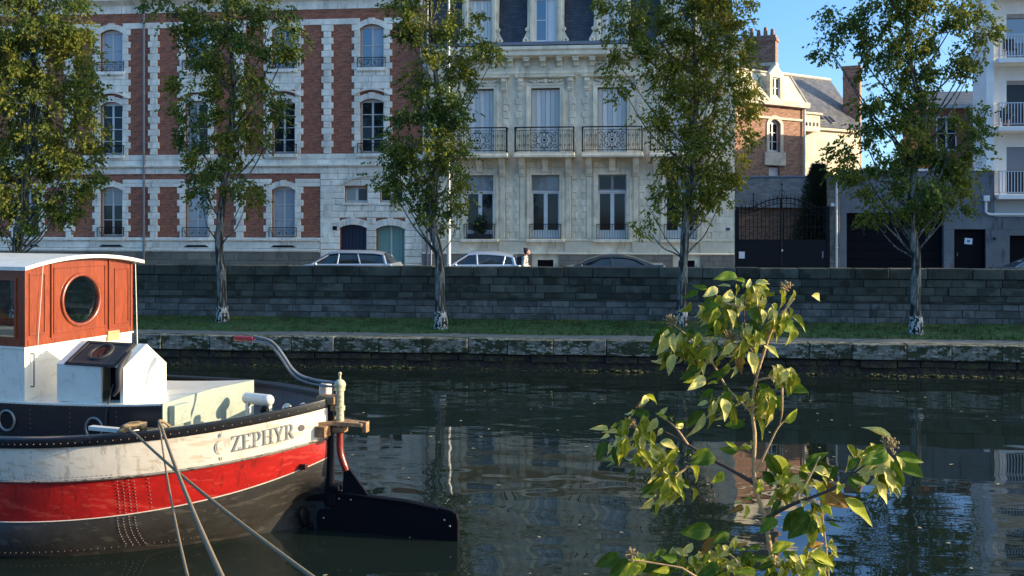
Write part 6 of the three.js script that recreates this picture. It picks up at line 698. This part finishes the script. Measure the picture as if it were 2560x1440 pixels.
    const Y = d.normalize(), roll = c === 'p' || c === 'y' ? rr(-0.2, 1.0) : rr(-0.9, 0.4), toSun = sunDir.clone().multiplyScalar(c === 'p' || c === 'y' ? 0.9 : -0.2).add(V(0, 0.35, 0.9)), Z0 = toSun.addScaledVector(V(gauss(), gauss(), gauss()), 0.25), X = V().crossVectors(Y, Z0).normalize(), Z = V().crossVectors(X, Y); m.quaternion.setFromRotationMatrix(new THREE.Matrix4().makeBasis(X, Y, Z)); m.position.copy(b); const wf = (wr ? clamp(wr / 0.62, 0.75, 1.1) * 0.70 : rr(0.56, 0.82)); m.scale.set(L * wf, L, L * rr(0.6, 1)); sh.add(m);
  }
  { // smaller leaves crowding between the large ones
    const sm = [[], []], spots = [[1790, 760, 90, 60], [1880, 735, 70, 40], [1760, 870, 90, 60], [1850, 850, 70, 60], [1690, 850, 60, 40], [1600, 1080, 90, 50], [1650, 1140, 80, 60], [1680, 1210, 55, 50], [1800, 1000, 70, 40], [1980, 1200, 80, 60], [2170, 1130, 60, 40], [2200, 1190, 50, 40], [1600, 1405, 100, 30], [1700, 1400, 100, 40], [1820, 1395, 100, 45], [1950, 1400, 100, 40], [2050, 1380, 60, 50], [1905, 990, 50, 60], [2030, 1290, 60, 50], [1960, 930, 50, 30], [1940, 800, 50, 50]];
    for (const [x, y, rx, ry] of spots) for (let i = 0; i < 26; i++) { const b = W(x + gauss() * rx * 0.7, y + gauss() * ry * 0.7, gauss() * 0.06), L = rr(0.024, 0.056), d = V(gauss() * 0.8, -0.8 + gauss() * 0.45, gauss() * 0.6).normalize(), X = V().crossVectors(d, V(gauss() * 0.7 + 0.5, 0.4, 0.9)).normalize(), Z = V().crossVectors(X, d); sm[i % 3 === 0 ? 1 : 0].push(flat(LG[Math.floor(rnd() * 4)].clone()).applyMatrix4(new THREE.Matrix4().makeBasis(X.multiplyScalar(L * rr(0.55, 0.8)), d.clone().multiplyScalar(L), Z.multiplyScalar(L)).setPosition(b))); }
    mesh('small_leaves', sm[0], lm(vein([0.56, 0.58, 0.15], [0.70, 0.70, 0.33], 0.6), 0.42), sh, false).userData = { kind: 'stuff' };
    mesh('pale_leaves', sm[1], lm(vein([0.78, 0.75, 0.42], [0.84, 0.80, 0.55], 0.5), 0.3), sh, false).userData = { kind: 'stuff' };  // pale share of the leaves, sunlit highlights put into their colour
  }
  // withered flower heads: sprays of thin stalks with little buds
  const spray = (x, y, n, r, dd = 0) => { const c = W(x, y, dd), s = []; for (let i = 0; i < n; i++) { const d = V(gauss(), gauss() + 0.4, gauss()).normalize(), e = c.clone().addScaledVector(d, r * 0.75 * rr(0.5, 1.1)); s.push(bar(c.clone().addScaledVector(d, r * 0.1), e, 0.0009, 4), new THREE.SphereGeometry(rr(0.0018, 0.0032), 5, 4).translate(e.x, e.y, e.z)); } mesh('flower_head', s, std({ color: lin(0.30, 0.21, 0.09), roughness: 0.8 }), sh); };
  spray(1825, 850, 46, 0.04); spray(1868, 862, 40, 0.03, -0.02); spray(2222, 1118, 46, 0.032, -0.12); spray(1575, 1062, 34, 0.026, 0.1); spray(1580, 1385, 30, 0.022, -0.1); spray(1965, 722, 30, 0.022); spray(1680, 808, 40, 0.03, 0.06);
}
// ---------------------------------------------------------------- street: lamp post, cars, passer-by
{
  const p = at(1122, 545, -34.6), t = thing('street_lamp', 'tall cream lamp post standing behind the quay wall', 'lamp post', [p.x, STREET, -34.6]), m = std({ color: lin(0.74, 0.71, 0.62), roughness: 0.5 });
  mesh('base', [cyl(0.11, 0.5, 0, 0, 0, 16, 0.1), cyl(0.15, 0.06, 0, 0, 0, 16)], m, t); mesh('column', [cyl(0.072, 2.45, 0, 0.5, 0, 16, 0.07), cyl(0.08, 0.06, 0, 2.95, 0, 16), cyl(0.05, 7.6, 0, 3.0, 0, 14, 0.038)], m, t); mesh('arm', tube([[0, 10.5, 0], [0, 11.0, 0.05], [0, 11.25, 0.5], [0, 11.3, 1.1]], 0.03, 8, 20), m, t); mesh('lantern', [new THREE.SphereGeometry(0.2, 14, 8, 0, 6.283, 0, 1.571).scale(1, 0.5, 1.8).translate(0, 11.25, 1.3), box(-0.14, 0.14, 11.22, 11.25, 1.02, 1.58)], m, t); mesh('access_door', rbox(-0.045, 0.045, 0.7, 1.1, 0.066, 0.078, 0.004), m, t);
}
function car(label, x, z, turn, o) {
  const c = thing('parked_car', label, 'car', [x, STREET, z], turn, 'cars on the far street'), L = o.L, H = o.H, hw = 0.86, body = phy({ color: lin(...o.col), roughness: 0.28, metalness: o.metal ?? 0.5, clearcoat: 1, clearcoatRoughness: 0.05 }), glass = phy({ color: lin(0.015, 0.02, 0.026), roughness: 0.03, ior: 1.7 }), rub = std({ color: lin(0.012, 0.012, 0.012), roughness: 0.8 }), alloy = std({ color: lin(0.35, 0.36, 0.37), roughness: 0.3, metalness: 0.8 });
  const X = (t) => (t - 0.5) * L, belt = o.belt || 0.92, wa = X(0.19), wb = X(0.80), wrad = 0.33; // car faces local -x
  const low = []; low.push([X(0.01), 0.32], [X(0), 0.5], [X(0.015), 0.66], [X(0.05), 0.74], [X(0.26), belt - 0.02], [X(0.30), belt], [X(0.97), belt + 0.03], [X(0.995), belt - 0.1], [X(1), 0.55], [X(0.985), 0.3]);
  const arch = (cx) => { const a = []; for (let k = 0; k <= 8; k++) { const q = k / 8 * Math.PI; a.push([cx + 0.38 * Math.cos(q), 0.3 + 0.38 * Math.sin(q) * 1.0]); } return a; };
  const pts = [...low, [wb + 0.38, 0.24], ...arch(wb), [wb - 0.38, 0.22], [wa + 0.38, 0.22], ...arch(wa), [wa - 0.38, 0.24]];
  mesh('body', plate(pts, null, -hw, hw, 0.06), body, c);
  // cabin: sections along the car, each an arch over the belt line
  const sec = o.cabin.map(([t, h]) => [X(t), h]), n = 10, rows = sec.map(([x, h]) => { const r = []; for (let k = 0; k <= n; k++) { const a = -1 + 2 * k / n, w = hw - 0.06, top = belt + (h - belt), yy = belt + (top - belt) * Math.pow(1 - Math.pow(Math.abs(a), 5.5), 0.75), zz = w * Math.sign(a) * Math.min(1, Math.abs(a) * 1.05) * (1 - 0.24 * (yy - belt) / (H - belt)); r.push([x, yy, zz]); } return r; });
  const quads = (a, b, f = () => true) => { const qd = []; for (let i = a; i < b; i++) for (let k = 0; k < n; k++) if (f(i, k)) qd.push([rows[i][k], rows[i + 1][k], rows[i + 1][k + 1], rows[i][k + 1]]); return qd; };
  const gl = mesh('windows', toCreasedNormals(tri(quads(0, rows.length - 1)), 0.9), glass, c);
  const off = (p, d) => [p[0], p[1] + d, p[2] * (1 + d * 0.8)];
  const [r0, r1] = o.roof; { const qd = []; for (let i = r0; i < r1; i++) for (let k = 1; k < n - 1; k++) qd.push([off(rows[i][k], 0.012), off(rows[i + 1][k], 0.012), off(rows[i + 1][k + 1], 0.012), off(rows[i][k + 1], 0.012)]); mesh('roof', toCreasedNormals(tri(qd), 0.9), body, c); }
  const edge = (i, s) => { const e = s < 0 ? 1 : n - 1; return V(...off(rows[i][e], 0.0)); }, beltAt = (x, s) => V(x, belt + 0.0, s * (hw - 0.05));
  for (const s of [-1, 1]) { for (const [x, i, r] of o.pillars) mesh('pillar', bar(beltAt(X(x), s), edge(i, s), r, 6), body, c); mesh('roof_rail', tube(Array.from({ length: r1 - r0 + 1 }, (_, k) => edge(r0 + k, s).add(V(0, o.rails ? 0.03 : 0.0, 0))), o.rails ? 0.022 : 0.03, 6, 20), o.rails ? alloy : body, c); mesh('mirror', new THREE.SphereGeometry(0.1, 8, 6).scale(0.6, 0.75, 1).translate(X(o.cabin[0][0]) + 0.35, belt + 0.06, s * (hw + 0.09)), body, c); mesh('headlight', rbox(X(0.015), X(0.06), 0.6, 0.7, s * 0.6 - 0.16, s * 0.6 + 0.16, 0.03), std({ color: lin(0.7, 0.72, 0.75), roughness: 0.1 }), c); mesh('tail_light', rbox(X(0.985), X(1.004), 0.66, 0.85, s * 0.68 - 0.1, s * 0.68 + 0.1, 0.015), std({ color: lin(0.35, 0.02, 0.015), roughness: 0.2 }), c); for (const w of [wa, wb]) { const ty = mesh('wheel', new THREE.TorusGeometry(wrad - 0.09, 0.09, 8, 22).scale(1, 1, 1.1).translate(w, wrad, s * (hw - 0.12)), rub, c); mesh('rim', [new THREE.CylinderGeometry(0.2, 0.2, 0.12, 18).rotateX(1.571).translate(w, wrad, s * (hw - 0.1))], alloy, ty); } }
  mesh('bumper', [rbox(X(0) - 0.03, X(0.02), 0.32, 0.5, -hw + 0.08, hw - 0.08, 0.03), rbox(X(0.985), X(1) + 0.03, 0.32, 0.52, -hw + 0.08, hw - 0.08, 0.03)], rub, c);
  return c;
}
{
  const zc = -37.2, px = (x) => at(x, 545, zc).x;
  const est = { cabin: [[0.27, 0.93], [0.36, 1.24], [0.43, 1.42], [0.52, 1.475], [0.68, 1.475], [0.84, 1.44], [0.90, 1.38], [0.98, 0.95]], roof: [2, 6], pillars: [[0.285, 2, 0.035], [0.52, 3, 0.03], [0.72, 4, 0.028], [0.935, 6, 0.06]], rails: true, L: 4.5, H: 1.48, col: [0.42, 0.46, 0.52] };
  car('silver grey estate car with roof rails parked before the blue door', px(855) - 0.05, zc, 0, est);
  car('silver hatchback parked just right of the lamp post', px(1192), zc, 0, { cabin: [[0.22, 0.93], [0.33, 1.25], [0.42, 1.43], [0.52, 1.47], [0.68, 1.46], [0.82, 1.40], [0.90, 1.32], [0.985, 0.95]], roof: [2, 6], pillars: [[0.25, 2, 0.035], [0.54, 3, 0.04], [0.80, 5, 0.035], [0.93, 6, 0.07]], L: 3.55, H: 1.46, col: [0.50, 0.54, 0.60] });
  car('low black saloon parked between the two basement windows', px(1515), zc, 0, { cabin: [[0.22, 0.92], [0.36, 1.2], [0.46, 1.33], [0.54, 1.36], [0.64, 1.35], [0.74, 1.26], [0.84, 1.10], [0.93, 0.95]], roof: [2, 5], pillars: [[0.25, 2, 0.035], [0.56, 3, 0.03], [0.86, 5, 0.04]], L: 4.4, H: 1.37, col: [0.012, 0.013, 0.018], metal: 0.2 });
  car('dark car with its bonnet just entering at the right edge', px(2600), zc, 0, { cabin: [[0.25, 0.93], [0.36, 1.2], [0.46, 1.38], [0.54, 1.42], [0.66, 1.42], [0.78, 1.36], [0.88, 1.2], [0.96, 0.95]], roof: [2, 6], pillars: [[0.27, 2, 0.035], [0.55, 3, 0.03], [0.88, 6, 0.045]], L: 4.3, H: 1.42, col: [0.02, 0.025, 0.035], metal: 0.2 });
}
{ // passer-by: walking to the right, head bowed, dark pack on the back
  const p = at(1311, 545, -35.9), who = thing('person', 'person in a cream top with dark tied-up hair walking right along the wall', 'person', [p.x, STREET, -35.9]);
  const cap = (q, a, b, r0, r1) => { const ab = b.clone().sub(a), t = clamp(q.clone().sub(a).dot(ab) / ab.lengthSq()); return q.distanceTo(a.clone().addScaledVector(ab, t)) - lerp(r0, r1, t); };
  const smin = (a, b, k) => { const h = clamp(0.5 + 0.5 * (b - a) / k); return lerp(b, a, h) - k * h * (1 - h); };
  function sdf(bones, k, c, half, res) { const mc = new MarchingCubes(res, undefined, false, false, 60000), q = V(), f = mc.field; for (let z = 0; z < res; z++) for (let y = 0; y < res; y++) for (let x = 0; x < res; x++) { q.set(c.x + (x - res / 2) / (res / 2) * half, c.y + (y - res / 2) / (res / 2) * half, c.z + (z - res / 2) / (res / 2) * half); let d = 9; for (const b of bones) d = smin(d, cap(q, b[0], b[1], b[2], b[3]), b[4] || k); f[x + y * res + z * res * res] = -d; } mc.isolation = 0; mc.update(); const g = new THREE.BufferGeometry(); g.setAttribute('position', new THREE.BufferAttribute(mc.positionArray.slice(0, mc.count * 3), 3)); g.scale(half, half, half).translate(c.x, c.y, c.z); const m = mergeVertices(g, 1e-4); m.computeVertexNormals(); return m; }
  const B = [[V(0.02, 0.92, 0.06), V(0.0, 0.5, 0.08), 0.085, 0.06], [V(0, 0.5, 0.08), V(-0.18, 0.12, 0.08), 0.058, 0.04], [V(-0.18, 0.10, 0.08), V(-0.05, 0.03, 0.08), 0.042, 0.03], [V(0.02, 0.92, -0.07), V(0.17, 0.5, -0.08), 0.085, 0.06], [V(0.17, 0.5, -0.08), V(0.2, 0.1, -0.08), 0.058, 0.04], [V(0.2, 0.06, -0.08), V(0.36, 0.03, -0.08), 0.042, 0.03],
    [V(0.0, 0.90, 0), V(0.0, 1.05, 0), 0.125, 0.12, 0.06], [V(0, 1.05, 0), V(0.02, 1.24, 0), 0.115, 0.125, 0.06], [V(0.02, 1.27, 0.13), V(0.02, 1.27, -0.13), 0.065, 0.065, 0.06], [V(0.03, 1.30, 0), V(0.07, 1.40, 0), 0.05, 0.047],
    [V(0.02, 1.27, 0.17), V(-0.02, 1.0, 0.2), 0.05, 0.04], [V(-0.02, 1.0, 0.2), V(0.14, 0.84, 0.18), 0.038, 0.028], [V(0.02, 1.27, -0.17), V(0.06, 1.0, -0.2), 0.05, 0.04], [V(0.06, 1.0, -0.2), V(0.24, 0.9, -0.17), 0.038, 0.028]];
  const hand = (w, d, s) => { const o = []; const r = d.clone().normalize(), u = V(0, 0, s), e = w.clone().addScaledVector(r, 0.09); o.push([w, e, 0.026, 0.03]); for (let k = 0; k < 4; k++) { const a = e.clone().addScaledVector(u, (k - 1.5) * 0.017), l = [0.07, 0.08, 0.075, 0.06][k], m = a.clone().addScaledVector(r, l * 0.55), t = m.clone().addScaledVector(r, l * 0.4).add(V(0, -0.015, 0)); o.push([a, m, 0.009, 0.0085, 0.006], [m, t, 0.0085, 0.007, 0.006]); } const tb = w.clone().addScaledVector(r, 0.03).addScaledVector(u, 0.025); o.push([tb, tb.clone().addScaledVector(r, 0.05).addScaledVector(u, 0.02), 0.011, 0.008, 0.008]); return o; };
  const h1 = [V(0.14, 0.84, 0.18), V(0.1, -0.06, 0)], h2 = [V(0.24, 0.9, -0.17), V(0.12, -0.03, 0)];
  const hc = V(0.115, 1.485, 0), head = [[V(0.10, 1.50, 0), V(0.105, 1.49, 0), 0.088, 0.088], [V(0.13, 1.43, 0), V(0.15, 1.42, 0), 0.05, 0.042, 0.05], [V(0.195, 1.475, 0), V(0.207, 1.45, 0), 0.010, 0.014, 0.012], [V(0.19, 1.425, 0.018), V(0.19, 1.425, -0.018), 0.010, 0.010, 0.01], [V(0.10, 1.475, 0.088), V(0.105, 1.455, 0.088), 0.016, 0.012, 0.01], [V(0.10, 1.475, -0.088), V(0.105, 1.455, -0.088), 0.016, 0.012, 0.01], [V(0.07, 1.40, 0), V(0.08, 1.45, 0), 0.047, 0.05]];
  const col = (g, f) => { const p = g.attributes.position, c = new Float32Array(p.count * 3); for (let i = 0; i < p.count; i++) c.set(f(p.getX(i), p.getY(i), p.getZ(i)), 3 * i); g.setAttribute('color', new THREE.BufferAttribute(c, 3)); return g; };
  const skin = [0.50, 0.28, 0.20], top = [0.68, 0.60, 0.52], trous = [0.03, 0.035, 0.05], shoe = [0.05, 0.05, 0.05];
  const body = [col(sdf(B, 0.035, V(0, 0.72, 0), 0.76, 76), (x, y) => (y < 0.1 ? shoe : y < 0.93 ? trous : y < 1.335 ? top : skin)), col(sdf(head, 0.03, hc, 0.17, 54), (x, y, z) => (Math.hypot(x - 0.187, (y - 1.492) * 1.3, Math.abs(z) - 0.034) < 0.013 ? [0.03, 0.02, 0.02] : Math.hypot((x - 0.197) * 0.5, y - 1.425, z * 0.4) < 0.009 ? [0.4, 0.14, 0.12] : skin)), col(sdf(hand(h1[0], h1[1], 1), 0.012, h1[0].clone().addScaledVector(h1[1], 0.9), 0.15, 44), () => skin), col(sdf(hand(h2[0], h2[1], -1), 0.012, h2[0].clone().addScaledVector(h2[1], 0.9), 0.15, 44), () => skin)];
  mesh('body', body, std({ vertexColors: true, roughness: 0.75 }), who, false);
  mesh('hair', sdf([[V(0.085, 1.52, 0), V(0.06, 1.50, 0), 0.093, 0.092], [V(0.13, 1.575, 0), V(0.06, 1.55, 0), 0.04, 0.07, 0.03], [V(0.02, 1.58, 0), V(0.0, 1.60, 0), 0.045, 0.04, 0.02], [V(0.05, 1.44, 0.05), V(0.05, 1.44, -0.05), 0.045, 0.045, 0.02]], 0.02, V(0.06, 1.52, 0), 0.17, 50), std({ color: lin(0.035, 0.018, 0.010), roughness: 0.6 }), who);
  mesh('shirt_hem', new THREE.TorusGeometry(0.128, 0.012, 6, 24).rotateX(1.571).scale(1, 1, 1).translate(0, 0.935, 0), std({ color: lin(...top), roughness: 0.9 }), who);
  const bag = thing('backpack', 'small dark backpack worn by the passer-by', 'backpack', [p.x, STREET, -35.9]); mesh('pack', rbox(-0.27, -0.11, 1.0, 1.33, -0.12, 0.12, 0.05, 3), std({ color: lin(0.015, 0.017, 0.025), roughness: 0.8 }), bag); for (const s of [-1, 1]) mesh('strap', tube([[-0.12, 1.31, s * 0.08], [0.02, 1.345, s * 0.09], [0.145, 1.26, s * 0.09], [0.12, 1.1, s * 0.11], [-0.1, 1.04, s * 0.12]], 0.012, 6, 20), std({ color: lin(0.015, 0.017, 0.025), roughness: 0.8 }), bag);
}
{ // leaves and flecks drifting on the water
  const s = []; for (let i = 0; i < 130; i++) { const p = V(rr(-6, 9), 0.012, rr(-27, -10)), r = rr(0.02, 0.05); s.push(new THREE.CircleGeometry(r, 6).scale(1, 0.55, 1).rotateX(-1.571 + gauss() * 0.1).rotateY(rr(0, 6)).translate(p.x, p.y, p.z)); }
  tag(mesh('floating_leaves', s, std({ color: lin(0.34, 0.29, 0.15), roughness: 0.6 }), scene), 'scattered fallen leaves drifting on the dark canal water', 'leaves', null, 'stuff');
}
renderer.render(scene, camera);
